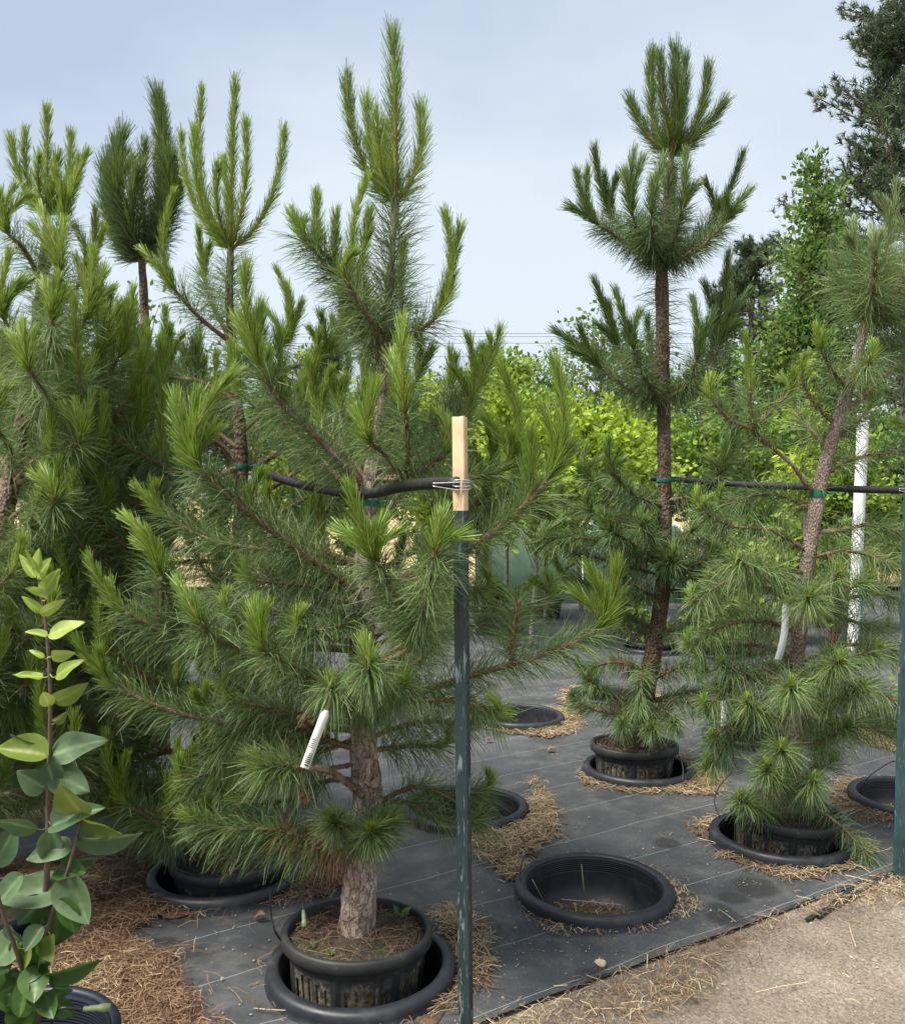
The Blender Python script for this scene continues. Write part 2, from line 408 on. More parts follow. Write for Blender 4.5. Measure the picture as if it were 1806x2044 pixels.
# woven ground cloth: dark weave, dust, wet patches, pale marker threads
EDGE_A, EDGE_B = G(991, 2042), G(1677, 1782)
EANG = math.atan2(EDGE_B[1] - EDGE_A[1], EDGE_B[0] - EDGE_A[0])
EN = np.array([-math.sin(EANG), math.cos(EANG)])      # away from the path
EOFF = float(EN @ EDGE_A[:2])
m, n, b = newmat('woven_cloth')
tcn = n.nodes.new('ShaderNodeTexCoord')
mpn = n.nodes.new('ShaderNodeMapping'); mpn.vector_type = 'POINT'
mpn.inputs['Rotation'].default_value = (0, 0, -EANG)
n.links.new(tcn.outputs['Object'], mpn.inputs[0])
mpn.inputs['Location'].default_value = (0, -EOFF, 0)
sep = n.nodes.new('ShaderNodeSeparateXYZ'); n.links.new(mpn.outputs[0], sep.inputs[0])
def math_(op, a, b_=None, c_=None):
    k = n.nodes.new('ShaderNodeMath'); k.operation = op
    for i_, v_ in enumerate((a, b_, c_)):
        if v_ is None: continue
        if hasattr(v_, 'links'): n.links.new(v_, k.inputs[i_])
        else: k.inputs[i_].default_value = v_
    return k.outputs[0]
wnz = tex(n, 'Noise', 2.5, 2)
yy = math_('ADD', sep.outputs['Y'], math_('MULTIPLY', math_('SUBTRACT', wnz.outputs['Fac'], .5), .02))
fr = math_('FRACT', math_('DIVIDE', math_('SUBTRACT', yy, .035), .305))
line = math_('LESS_THAN', fr, .0105)
wv1 = tex(n, 'Wave', 95, coord='Object', rot=(0, 0, -EANG)); wv2 = tex(n, 'Wave', 95, coord='Object', rot=(0, 0, -EANG + math.pi / 2))
d1 = tex(n, 'Noise', 1.4, 6, .65); d2 = tex(n, 'Noise', 6, 7, .7, sc3=(1, 1, 1)); d3 = tex(n, 'Noise', 260, 2)
c = ramp(n, d1.outputs['Fac'], [(.28, (.032, .034, .039)), (.48, (.054, .058, .065)), (.70, (.108, .112, .118))])
c = mixc(n, ramp(n, d2.outputs['Fac'], [(.47, (0, 0, 0)), (.72, (.8, .8, .8))]), c, (.14, .137, .127))
c = mixc(n, .35, c, ramp(n, d3.outputs['Fac'], [(.3, (.5, .5, .5)), (.7, (1.5, 1.5, 1.5))]), 'MULTIPLY')
c = mixc(n, math_('MULTIPLY', line, .55), c, (.42, .50, .47))
wet = None
for wx, wy, wr in ((1502, 1778, .085), (1462, 1800, .06), (1450, 1838, .07), (1440, 1822, .05), (310, 1905, .10), (1180, 1955, .05), (1330, 1690, .06)):
    wp = G(wx, wy); vd = n.nodes.new('ShaderNodeVectorMath'); vd.operation = 'DISTANCE'; n.links.new(tcn.outputs['Object'], vd.inputs[0]); vd.inputs[1].default_value = (wp[0], wp[1], .012)
    k = n.nodes.new('ShaderNodeMapRange'); k.inputs['From Min'].default_value = .012; k.inputs['From Max'].default_value = -.012
    n.links.new(math_('SUBTRACT', vd.outputs['Value'], math_('MULTIPLY', d2.outputs['Fac'], wr * 2)), k.inputs['Value'])
    wet = k.outputs[0] if wet is None else math_('MAXIMUM', wet, k.outputs[0])
c = mixc(n, math_('MULTIPLY', wet, .8), c, (.018, .018, .019))
n.links.new(c, b.inputs['Base Color'])
n.links.new(ramp(n, d1.outputs['Fac'], [(.3, (.45, .45, .45)), (.6, (.68, .68, .68))]), b.inputs['Roughness'])
b.inputs['Specular IOR Level'].default_value = .5
hs = math_('ADD', math_('MULTIPLY', wv1.outputs['Fac'], .5), math_('MULTIPLY', d2.outputs['Fac'], 1.5))
bump(n, b, hs, .6, .010); M['cloth'] = m

def post_mat(name, base, chip, fac=.64):
    m, n, b = newmat(name); x = tex(n, 'Noise', 85, 7, .7, sc3=(1, 1, .16)); x2 = tex(n, 'Noise', 9, 4)
    c = ramp(n, x2.outputs['Fac'], [(.35, tuple(k * .7 for k in base)), (.65, tuple(k * 1.35 for k in base))])
    c = mixc(n, ramp(n, x.outputs['Fac'], [(fac, (0, 0, 0)), (fac + .04, (1, 1, 1))]), c, chip)
    n.links.new(c, b.inputs['Base Color']); b.inputs['Roughness'].default_value = .42
    bump(n, b, x.outputs['Fac'], .3, .002); return m
M['post'] = post_mat('green_post_paint', (.013, .027, .030), (.13, .16, .165), .575)
M['post2'] = post_mat('teal_post_paint', (.022, .060, .064), (.15, .18, .17), .60)
M['cream'] = post_mat('cream_post_paint', (.60, .43, .27), (.10, .035, .018), .645)
M['wire'] = plain('galvanised_wire', (.55, .56, .57), .35, .15, 60, metal=.8)
M['white'] = plain('white_pvc', (.72, .74, .75), .45, .12, 9)
M['tie'] = plain('green_tape', (.01, .14, .085), .45, .25, 30)

# ------------------------------------------------------------------ where the sunk pots stand
def gxy(x, y, z=.05):
    p = G(x, y, z); return p[0], p[1]
SK = {  # socket pots, sunk to their rims in the ground
    'A': gxy(721, 1921), 'B': gxy(450, 1737), 'C': gxy(1185, 1766), 'D': gxy(929, 1607), 'E': gxy(1273, 1529),
    'F': gxy(1556, 1664), 'G': gxy(1822, 1588), 'H': gxy(1037, 1427), 'I': gxy(-48, 1838), 'J': gxy(1215, 1385),
    'K': gxy(1500, 1462), 'L': gxy(1815, 1448), 'N': gxy(1300, 1292), 'O': gxy(965, 1215), 'Q': gxy(1215, 1200), 'R': gxy(1420, 1300)}
RS = .305
HOLES = [(x, y, .287) for x, y in SK.values()]
rng = np.random.default_rng(5)

# ------------------------------------------------------------------ ground, cloth, field
g = Geo()
near = [(-7, .2), (9, .2), (9, 15), (-7, 15)]
vo, fo, bp = region(near, HOLES, .35, rng)
V = np.c_[vo, np.zeros(len(vo))]
g.add(V, None, fo)
FAR = 900
for a, b_, c_, d_ in (((-FAR, -60), (FAR, -60), (FAR, .2), (-FAR, .2)), ((-FAR, .2), (-7, .2), (-7, 15), (-FAR, 15)),
                      ((9, .2), (FAR, .2), (FAR, 15), (9, 15)), ((-FAR, 15), (FAR, 15), (FAR, FAR), (-FAR, FAR))):
    g.add([(*a, 0), (*b_, 0), (*c_, 0), (*d_, 0)], [[0, 1, 2, 3]])
ground = g.build('ground', M['dirt'], smooth=False); tag(ground, 'bare sandy dirt path and earth under the nursery rows', kind='structure')

def on_edge(s):                   # along the front edge of the cloth
    d = np.array([math.cos(EANG), math.sin(EANG)])
    return EDGE_A[:2] + d * s
lo = []
for s in np.linspace(-5.6, 7.5, 60):
    p = on_edge(s); w1 = .012 * math.sin(s * 5.1) + .02 * math.sin(s * 1.7 + 1)
    lo.append(p + EN * w1 * (0.3 if -0.3 < s < 2.6 else 1))
poly = lo + [np.array([8.6, 14.5]), np.array([-6.5, 14.5]), np.array([-6.5, lo[0][1] + .6])]
vo, fo, bp = region(poly, HOLES, .085, rng)
z = .015 + .009 * vnoise(vo, 2.2, 3) + .005 * vnoise(vo, 6, 9)
hd = np.full(len(vo), 9.0)
for x, y, r in HOLES: hd = np.minimum(hd, np.hypot(vo[:, 0] - x, vo[:, 1] - y) - r)
z = np.where(hd < .06, .006 + (z - .006) * np.clip(hd / .06, 0, 1), z); z = np.maximum(z, .004)
g = Geo(); g.add(np.c_[vo, z], None, fo)
# turned-down hem along the path
e = np.array(lo); hem = np.c_[e, np.full(len(e), .012)]
g2 = Geo(); tube(g2, np.c_[e + EN * .012, np.full(len(e), .013)], .006, 6)
cloth = g.build('ground_cloth', M['cloth']); tag(cloth, 'black woven weed cloth laid over the nursery ground', kind='structure')
g2.build('hem', M['cloth'], parent=cloth)

g = Geo()
fx = np.linspace(-120, 120, 40); fy = np.concatenate([np.linspace(14.6, 30, 12), np.linspace(34, 160, 14)])
X, Y = np.meshgrid(fx, fy); Z = .02 + .06 * np.sin(X * .3) * np.sin(Y * .21) + .06
idx = np.arange(X.size).reshape(X.shape)
g.add(np.stack([X, Y, Z], -1), np.stack([idx[:-1, :-1], idx[:-1, 1:], idx[1:, 1:], idx[1:, :-1]], -1).reshape(-1, 4))
tag(g.build('dry_field', M['field']), 'pale dry grass field beyond the cloth', kind='structure')
# dry grass standing in the field
g = Geo(); r = np.random.default_rng(44); N = 9000
px = r.uniform(1.5, 14, N); py = r.uniform(14.5, 27, N)
p = np.stack([px, py, np.full(N, .05)], 1); L_ = r.uniform(.12, .4, N)
d = nrm(np.stack([r.normal(0, .3, N), r.normal(0, .3, N), np.ones(N)], 1)); s_ = nrm(np.stack([r.normal(size=N), r.normal(size=N), np.zeros(N)], 1)) * .006
V = np.stack([p - s_, p + s_, p + d * L_[:, None]], 1).reshape(-1, 3)
g.add(V, None, np.arange(3 * N).reshape(-1, 3), 0, np.repeat(r.uniform(.3, 1, N), 3))
tag(g.build('dry_grass', M['straw']), 'tall dry yellow grass in the field behind the shrubs', 'grass', kind='stuff')

# ------------------------------------------------------------------ straw and needle litter
def keep_out(p, r=RS + .002):
    ok = np.ones(len(p), bool)
    for x, y in SK.values(): ok &= np.hypot(p[:, 0] - x, p[:, 1] - y) > r
    return ok
def patch(name, label, poly, dens, mix=.25, mound=.015, seed=1, bed=True, ln=(.035, .12), jag=.02):
    r = np.random.default_rng(seed); poly = np.asarray(poly)[:, :2]; g = Geo()
    lo, hi = poly.min(0), poly.max(0)
    if bed:
        hs = [h for h in [(x, y, RS + .001) for x, y in SK.values()]
              if lo[0] - .35 < h[0] < hi[0] + .35 and lo[1] - .35 < h[1] < hi[1] + .35]
        vo, fo, bp = region(poly, hs, .026, r, jag)
        dmin = np.min(np.hypot(vo[:, None, 0] - bp[None, :, 0], vo[:, None, 1] - bp[None, :, 1]), 1)
        for x, y, rr in hs: dmin = np.minimum(dmin, np.abs(np.hypot(vo[:, 0] - x, vo[:, 1] - y) - rr) + .02)
        z = .017 + mound * np.clip(dmin / .12, 0, 1) * (1 + .7 * vnoise(vo, 9, seed)) + .004 * vnoise(vo, 40, seed) * np.clip(dmin / .05, 0, 1)
        cm = vo[fo].mean(1); db = np.min(np.hypot(cm[:, None, 0] - bp[None, ::2, 0], cm[:, None, 1] - bp[None, ::2, 1]), 1)
        fo = fo[db > .055 * (.5 + vnoise(cm, 11, seed) * 1.3 + r.normal(0, .25, len(cm)))]
        g.add(np.c_[vo, np.maximum(z, .0165)], None, fo, 0)
    area = (hi - lo).prod(); N = int(area * dens)
    p = r.uniform(lo, hi, (N, 2)); p += r.normal(0, .015, p.shape)
    q = p + r.normal(0, .022, p.shape) * r.exponential(1.0, (N, 1))
    ok = inpoly(q, poly) & keep_out(p, RS + .012); p = p[ok]
    pb = poly
    dm = np.min(np.hypot(p[:, None, 0] - pb[None, :, 0], p[:, None, 1] - pb[None, :, 1]), 1)
    zz = .021 + mound * np.clip(dm / .12, 0, 1) * (1 + .7 * vnoise(p, 9, seed)) + r.uniform(0, .006, len(p))
    ang = r.uniform(0, math.pi, len(p)) + .6 * vnoise(p, 6, seed)
    L_ = r.uniform(*ln, len(p)); W_ = r.uniform(.0014, .0026, len(p))
    old = vnoise(p, 2.4, seed + 5) + r.normal(0, .3, len(p)) > (.5 - mix) * 1.6
    P3 = np.c_[p, zz]
    for k, sel in ((1, ~old), (2, old)):
        if sel.sum():
            strands(g, P3[sel], ang[sel], L_[sel], W_[sel], r, k, arch=.012, tilt=.1)
    o = g.build(name, [M['straw_bed'], M['straw'], M['litter']], smooth=False)
    return tag(o, label, 'straw', kind='stuff')
def pxpoly(l): return [G(x, y)[:2] for x, y in l]
def ringpoly(k, r0=.40, amp=.05, seed=1, a0=0, bias=(0, 0)):
    x, y = SK[k]
    return [np.array([x + bias[0] + (r0 + amp * math.sin(3 * t + seed) + amp * .6 * math.sin(7 * t + seed * 2)) * math.cos(t),
                      y + bias[1] + (r0 + amp * math.sin(3 * t + seed) + amp * .6 * math.sin(7 * t + seed * 2)) * math.sin(t)]) for t in np.linspace(0, 2 * math.pi, 50, endpoint=False)]
patch('straw_litter', 'thick brown needle litter and straw in front of the lilac pot', pxpoly([(-160, 1745), (0, 1737), (100, 1717), (200, 1707), (300, 1697), (420, 1690), (560, 1760), (690, 1740), (715, 1765), (640, 1800), (539, 1812), (400, 1836), (290, 1850), (253, 1880), (276, 1904), (350, 1917), (346, 1950), (376, 1990), (410, 2043), (450, 2110), (470, 2200), (-300, 2200), (-300, 1900)]), 11500, .82, .022, 11)
patch('straw_litter', 'pale straw heap beside the empty pot behind the steel post', pxpoly([(935, 1690), (960, 1665), (1040, 1640), (1070, 1600), (1060, 1560), (1095, 1590), (1112, 1630), (1115, 1680), (1075, 1700), (1050, 1725), (1035, 1765), (1000, 1760), (950, 1715)]), 9000, .12, .02, 12)
patch('straw_litter', 'straw heap against the front pine pot behind the steel post', pxpoly([(850, 1835), (905, 1818), (945, 1840), (970, 1880), (988, 1930), (984, 1975), (930, 2000), (880, 2035), (840, 2050), (900, 1960), (905, 1900)]), 9000, .3, .022, 13)
patch('straw_litter', 'thin straw ring around the wide empty pot', ringpoly('C', .34, .03, 2, bias=(.015, -.005)), 9000, .4, .002, 14, bed=False, ln=(.008, .05))
patch('straw_litter', 'straw ring around the tall slender pine pot', ringpoly('E', .38, .04, 4, bias=(.07, -.03)), 7000, .25, .01, 15)
patch('straw_litter', 'brown litter ring around the crooked pine pot', ringpoly('F', .355, .04, 1, bias=(.0, -.02)), 6500, .4, .008, 16)
patch('straw_litter', 'straw ring around the litter filled pot behind the teal post', ringpoly('G', .36, .04, 3, bias=(-.05, 0)), 6000, .35, .008, 17)
patch('straw_litter', 'pale straw ring around the far empty pot', ringpoly('H', .40, .04, 5, bias=(.06, -.02)), 6000, .1, .01, 18)
patch('straw_litter', 'thin straw ring around the front pine pot', ringpoly('A', .325, .012, 5, bias=(-.01, .0)), 2600, .7, .002, 19, bed=False, ln=(.012, .05))
patch('straw_litter', 'straw ring beyond the tall slender pine', ringpoly('J', .42, .05, 2), 4000, .1, .01, 20)
patch('straw_litter', 'pale straw around the shrub pot beyond the teal post', ringpoly('L', .46, .05, 2, bias=(-.05, -.05)), 4000, .1, .01, 21)
patch('straw_litter', 'loose straw strewn along the cloth edge on the path', [*[on_edge(s) - EN * .02 for s in np.linspace(-.2, 2.6, 12)], *[on_edge(s) - EN * (.16 + .1 * math.sin(s * 4)) for s in np.linspace(2.6, -.2, 12)]], 5200, .55, .002, 22, bed=False, ln=(.012, .10))
patch('straw_litter', 'dead needles fallen under the dense pines behind the lilac', pxpoly([(-200, 1560), (100, 1540), (330, 1560), (300, 1640), (150, 1650), (-200, 1690)]), 4500, .8, .01, 23)

# scattered bits on the cloth and path
g = Geo(); r = np.random.default_rng(31)
pts = np.c_[r.uniform(-1.5, 3.6, 1800), r.uniform(1.9, 8, 1800)]
pts = pts[keep_out(pts)]; on = (pts @ EN - EOFF) > 0
pts = np.vstack([pts[on][: 620], pts[~on]])
strands(g, np.c_[pts, np.full(len(pts), .021)], r.uniform(0, 3.14, len(pts)), r.uniform(.006, .05, len(pts)), r.uniform(.0012, .003, len(pts)), r, 0, arch=.006, tilt=.05)
tag(g.build('straw_bits', M['straw'], smooth=False), 'scattered straw bits on the cloth and path', 'straw', kind='stuff')
# long stalks on the path
g = Geo(); q = np.array([G(*t)[:2] for t in ((1300, 1985), (1390, 2010), (1530, 1860), (1620, 1875), (1700, 1880), (1770, 1990), (1450, 1840), (1240, 2030), (1560, 1985), (1110, 1865), (1180, 1850), (1010, 1850), (1650, 1800), (1740, 1770), (470, 2000), (540, 2030), (1330, 1920))])
strands(g, np.c_[q, np.full(len(q), .024)], r.uniform(0, 3.1, len(q)), r.uniform(.1, .22, len(q)), np.full(len(q), .003), r, 0, a=r.uniform(.5, 1, len(q)), tilt=.03)
tag(g.build('straw_stalks', M['straw'], smooth=False), 'long pale straw stalks lying on the path and cloth', 'straw', kind='stuff')
# gravel on the path
g = Geo(); N = 9500
pp = np.c_[r.uniform(-.2, 3.6, N * 2), r.uniform(1.6, 4.6, N * 2)]
pp = pp[(pp @ EN - EOFF) < -.03][:N]; N = len(pp)
ico = np.array([[0, 0, 1], [.9, 0, .3], [.28, .85, .3], [-.72, .53, .3], [-.72, -.53, .3], [.28, -.85, .3]]); icf = np.array([[0, 1, 2], [0, 2, 3], [0, 3, 4], [0, 4, 5], [0, 5, 1]])
sz = r.gamma(1.3, .0013, N) + .0011
V = ico[None] * (1 + r.normal(0, .2, (N, 6, 1))) * sz[:, None, None] * r.uniform(.7, 1.3, (N, 1, 3)) + np.c_[pp, np.full(N, -.0005)][:, None]
g.add(V.reshape(-1, 3), None, (icf[None] + np.arange(N)[:, None, None] * 6).reshape(-1, 3), 0, np.repeat(r.uniform(0, 1, N), 6))
M['pebble'] = leafmat('pebble', [(0, (.13, .10, .075)), (.5, (.26, .21, .155)), (1, (.34, .29, .235))], .9, 0, spec=.2)
tag(g.build('gravel', M['pebble'], smooth=False), 'fine gravel and crumbs of earth on the path', 'gravel', kind='stuff')

g = Geo(); q_ = np.vstack([np.c_[SK['C'][0], SK['C'][1]] + r.normal(0, .33, (700, 2)), np.c_[SK['A'][0], SK['A'][1]] + r.normal(0, .4, (700, 2)), np.c_[SK['F'][0], SK['F'][1]] + r.normal(0, .4, (500, 2)), np.c_[r.uniform(-1.2, 3, 900), r.uniform(2.3, 6.5, 900)]])
q_ = q_[keep_out(q_) & ((q_ @ EN - EOFF) > .02)]; N = len(q_); sz = r.gamma(1.2, .0012, N) + .001
V = ico[None] * (1 + r.normal(0, .2, (N, 6, 1))) * sz[:, None, None] * r.uniform(.7, 1.4, (N, 1, 3)) + np.c_[q_, np.full(N, .017)][:, None]
g.add(V.reshape(-1, 3), None, (icf[None] + np.arange(N)[:, None, None] * 6).reshape(-1, 3), 0, np.repeat(r.uniform(0, 1, N), 6))
tag(g.build('soil_crumbs', M['pebble'], smooth=False), 'crumbs of spilled soil and grit on the cloth', 'soil', kind='stuff')
g = Geo(); N = 60; pp = np.c_[r.uniform(.3, 2.4, 400), r.uniform(1.9, 3.6, 400)]; pp = pp[(pp @ EN - EOFF) < -.06][:N]; N = len(pp); sz = r.uniform(.004, .010, N)
V = ico[None] * (1 + r.normal(0, .22, (N, 6, 1))) * sz[:, None, None] * r.uniform(.6, 1.4, (N, 1, 3)) + np.c_[pp, np.full(N, -.001)][:, None]
g.add(V.reshape(-1, 3), None, (icf[None] + np.arange(N)[:, None, None] * 6).reshape(-1, 3), 0, np.repeat(r.uniform(.2, .9, N), 6))
tag(g.build('path_stones', M['pebble']), 'small stones strewn on the dirt path', 'stones', kind='stuff')
# ------------------------------------------------------------------ pots
def socket(key, label, floor=-.32, litter=None, mat='plastic', dz=0.0, r=RS, group='black socket pots sunk in the cloth'):
    x, y = SK[key]; c = (x, y, dz)
    root = empty('socket_pot', (x, y, 0), label, 'pot', group)
    s = r / .305; far = y > 5.5; n1, n2 = (36, 48) if far else (72, 96)
    g = Geo()
    ins = [(.262 * s, .052)]
    for k in range(2 if far else 7): ins += [(.2625 * s, .046 - k * .008), (.2595 * s, .043 - k * .008), (.2595 * s, .040 - k * .008)]
    lathe(g, ins + [(.255 * s, -.05), (.235 * s, floor), (0.001, floor)], c, n1, 0, oval=.007)
    lathe(g, [(.243 * s, floor - .01), (.282 * s, -.05), (.283 * s, .0)], c, n1, 0, oval=.007)
    g.build('wall', M[mat], root, (x, y, 0))
    g = Geo()
    lathe(g, [(.262 * s, .040), (.2625 * s, .053), (.268 * s, .059), (.288 * s, .060), (.298 * s, .056), (.304 * s, .047), (.306 * s, .030), (.305 * s, .012), (.3085 * s, .010), (.3085 * s, .004), (.300 * s, .003), (.283 * s, .004)], c, n2, 0, oval=.007)
    g.build('rim', M[mat], root, (x, y, 0))
    if litter:
        r_ = np.random.default_rng(ord(key)); g = Geo()
        N = litter; rr = .22 * s * np.sqrt(r_.uniform(0, 1, N)); th = r_.uniform(0, 6.28, N)
        p = np.stack([x + rr * np.cos(th), y + rr * np.sin(th), floor + dz + .008 + r_.uniform(0, .02, N)], 1)
        strands(g, p, r_.uniform(0, 3.14, N), np.minimum(r_.uniform(.03, .12, N), (.235 - rr / s) * 1.6 + .02), r_.uniform(.0015, .004, N), r_, 0, tilt=.12, arch=.02)
        lathe(g, [(.001, floor + .006), (.232 * s, floor + .004)], c, 40, 1)
        if key == 'C':
            for (a0, b0_) in (((1168, 1808), (1160, 1725)), ((1085, 1800), (1062, 1755)), ((1120, 1795), (1240, 1806))):
                A_ = P(*a0, y + .08); B_ = P(*b0_, y + .02 if b0_[1] < 1780 else y - .02); A_[2] = max(A_[2], floor + .01); tube(g, [A_, (A_ + B_) / 2, B_], [.002, .0018, .0012], 5, 0, a=.9)
        o = g.build('litter', [M['straw'], M['straw_bed']], root, (x, y, 0), smooth=False); tag(o, kind='stuff')
    return root

M['rootball'] = plain('root_ball', (.26, .19, .12), .95, .75, 70, bumpd=.01)
def nursery_pot(cx, cy, zr, label, r=.245, h=.36, seed=0, tilt=(0, 0), mat='dustyplastic', slots=True, litter=700, group='black nursery pots holding pines'):
    """pot with a rolled rim, ribs and slotted wall"""
    root = empty('nursery_pot', (cx, cy, zr - h), label, 'pot', group)
    root.rotation_euler = (tilt[0], tilt[1], 0)
    R = np.random.default_rng(seed); k = r / .245
    # rim
    g = Geo()
    lathe(g, [(.219 * k, h - .05), (.222 * k, h - .006), (.227 * k, h), (.240 * k, h), (.245 * k, h - .006), (.244 * k, h - .038), (.240 * k, h - .042), (.226 * k, h - .043)], (0, 0, 0), 96 if slots else 40)
    g.build('rim', M[mat], root)
    # slotted wall: fine grid with the slot cells left out
    n = 168 if slots else 48; zs = [0, .08, .165, .188, .199, .210, .221, .232, .243, .254, .265, .276, .290, h - .043] if slots else [0, .1, .2, h - .043]
    zs = [0] + [z + (h - .36) for z in zs[1:-1]] + [h - .043]; zs = sorted(max(0, z) + 1e-4 * i for i, z in enumerate(zs))
    th = np.linspace(0, 2 * np.pi, n, endpoint=False)
    rad = lambda z: (.196 + .026 * z / h) * k
    rib = np.array([.006 if (i % 24) in (0, 1) else 0 for i in range(n)]) * k
    V = np.array([[(rad(z) + rib[i]) * math.cos(th[i]), (rad(z) + rib[i]) * math.sin(th[i]), z] for z in zs for i in range(n)])
    q = []
    for j in range(len(zs) - 1):
        for i in range(n):
            kk = i % 24
            if slots and 4 <= kk <= 20 and (kk - 4) % 4 < 2:
                big = [7, 9, 9, 8, 7][(kk - 4) // 4]
                if 3 <= j <= (3 + big - 2): continue
            i2 = (i + 1) % n
            q.append([j * n + i, j * n + i2, (j + 1) * n + i2, (j + 1) * n + i])
    sa = np.array([.5 + (.34 if slots and 3 <= j <= 11 and 3 <= (i % 24) <= 22 else 0) * (.25 + .75 * abs(math.sin(i * .23 + seed))) for j in range(len(zs)) for i in range(n)])
    g = Geo(); g.add(V, q, None, 0, sa); g.build('wall', M[mat], root, smooth=False)
    # root ball seen through the slots, and the soil
    g = Geo()
    prof = [(.188 * k, .01), (.199 * k, h * .5), (.2125 * k, h - .03)]
    lathe(g, prof, (0, 0, 0), 48, 1)
    rr = np.linspace(0, .2185 * k, 12); th2 = np.linspace(0, 2 * np.pi, 48, endpoint=False)
    Vs = []
    for a in rr:
        for t in th2:
            xx, yy_ = a * math.cos(t), a * math.sin(t)
            Vs.append([xx, yy_, h - .030 + .022 * math.exp(-(a / .09) ** 2) + .007 * noise.noise((xx * 22 + seed, yy_ * 22, seed)) * (1 if a < .2 * k else .2)])
    qs = [[j * 48 + i, j * 48 + (i + 1) % 48, (j + 1) * 48 + (i + 1) % 48, (j + 1) * 48 + i] for j in range(11) for i in range(48)]
    g.add(Vs, qs, None, 0); g.build('soil', [M['soil'], M['rootball']], root)
    if litter:
        g = Geo(); N = litter; a = .205 * k * np.sqrt(R.uniform(.03, 1, N)); t = R.uniform(0, 6.28, N)
        keepn = R.uniform(0, 1, N) < np.where((t > 3.6) & (t < 5.6), .25, 1); a, t = a[keepn], t[keepn]; N = len(a)
        p = np.stack([a * np.cos(t), a * np.sin(t), h - .02 + .02 * np.exp(-(a / .09) ** 2) + R.uniform(0, .008, N)], 1)
        strands(g, p, R.uniform(0, 3.14, N), np.minimum(R.uniform(.03, .12, N), (.225 * k - a) * 2 + .02), R.uniform(.001, .002, N), R, 0, tilt=.06, arch=.012)
        tag(g.build('needle_litter', M['litter'], root, smooth=False), kind='stuff')
    return root

# ------------------------------------------------------------------ pines
def arclen(path):
    s = np.r_[0, np.cumsum(np.linalg.norm(np.diff(path, axis=0), axis=1))]
    return s
def sample(path, t):
    s = arclen(path); t = np.asarray(t) * s[-1]
    return np.stack([np.interp(t, s, path[:, k]) for k in range(3)], -1)
def needles(g, path, n, L, ang, wd, R, m=0, rs=.004, droop=.25, t0=0., t1=1., fwd=0, ashift=0., two=True):
    """n needles round a stem; ang = (at base, at tip) in degrees from the stem direction"""
    if n < 1: return
    t = R.uniform(t0, t1, n); c = sample(path, t); c2 = sample(path, np.minimum(t + .02, 1.0001)); c1 = sample(path, np.maximum(t - .02, 0))
    ax = nrm(c2 - c1)
    rnd = R.normal(size=(n, 3)); ra = nrm(rnd - ax * np.sum(rnd * ax, 1)[:, None])
    u = (t - t0) / max(1e-6, t1 - t0)
    a = np.radians(ang[0] + (ang[1] - ang[0]) * u + R.normal(0, 14 if two else 6, n))
    d = ax * np.cos(a)[:, None] + ra * np.sin(a)[:, None]
    ln = L * R.uniform(.62, 1.12, n)
    gz = np.array([0, 0, -1.0])
    side = nrm(np.cross(d, R.normal(size=(n, 3)))) * (wd / 2)
    b = c + ra * rs
    av = np.clip(R.normal(.47, .27, n) + ashift, .025, 1); av[R.uniform(0, 1, n) < (.035 if two else .008)] = 0
    if two:
        curl = nrm(np.cross(d, R.normal(size=(n, 3)))) * R.normal(0, .11, n)[:, None]
        k = droop * R.uniform(.1, 2.1, n)[:, None]
        mid = b + (d + gz * k * .22 + curl) * (ln * .52)[:, None]
        dt = nrm(d + gz * k + curl * -1)
        tip = mid + dt * (ln * .48)[:, None]
        V = np.stack([b - side, b + side, mid - side, mid + side, tip - side * .35, tip + side * .35], 1).reshape(-1, 3)
        i = np.arange(n)[:, None] * 6
        g.add(V, np.concatenate([i + [0, 1, 3, 2], i + [2, 3, 5, 4]]), None, m, np.repeat(av, 6))
    else:
        tip = b + nrm(d + ax * .12) * ln[:, None]
        V = np.stack([b - side, b + side, tip + side * .6, tip - side * .6], 1).reshape(-1, 3)
        i = np.arange(n)[:, None] * 4
        g.add(V, i + [0, 1, 2, 3], None, m, np.repeat(av, 4))
def stubs(g, path, rad, n, R, m=0):
    """leaf-base scales that roughen a young stem"""
    t = R.uniform(0.02, .98, n); c = sample(path, t); ax = nrm(sample(path, np.minimum(t + .02, 1)) - sample(path, np.maximum(t - .02, 0)))
    rn = R.normal(size=(n, 3)); ra = nrm(rn - ax * np.sum(rn * ax, 1)[:, None]); sd = np.cross(ax, ra)
    r = np.interp(t, np.linspace(0, 1, len(rad)), rad)[:, None]; w_ = .0022; l = .0045
    V = np.stack([c + ra * r * .9 - sd * w_, c + ra * r * .9 + sd * w_, c + ra * (r + l) + ax * .007], 1).reshape(-1, 3)
    g.add(V, None, np.arange(3 * n).reshape(-1, 3), m)

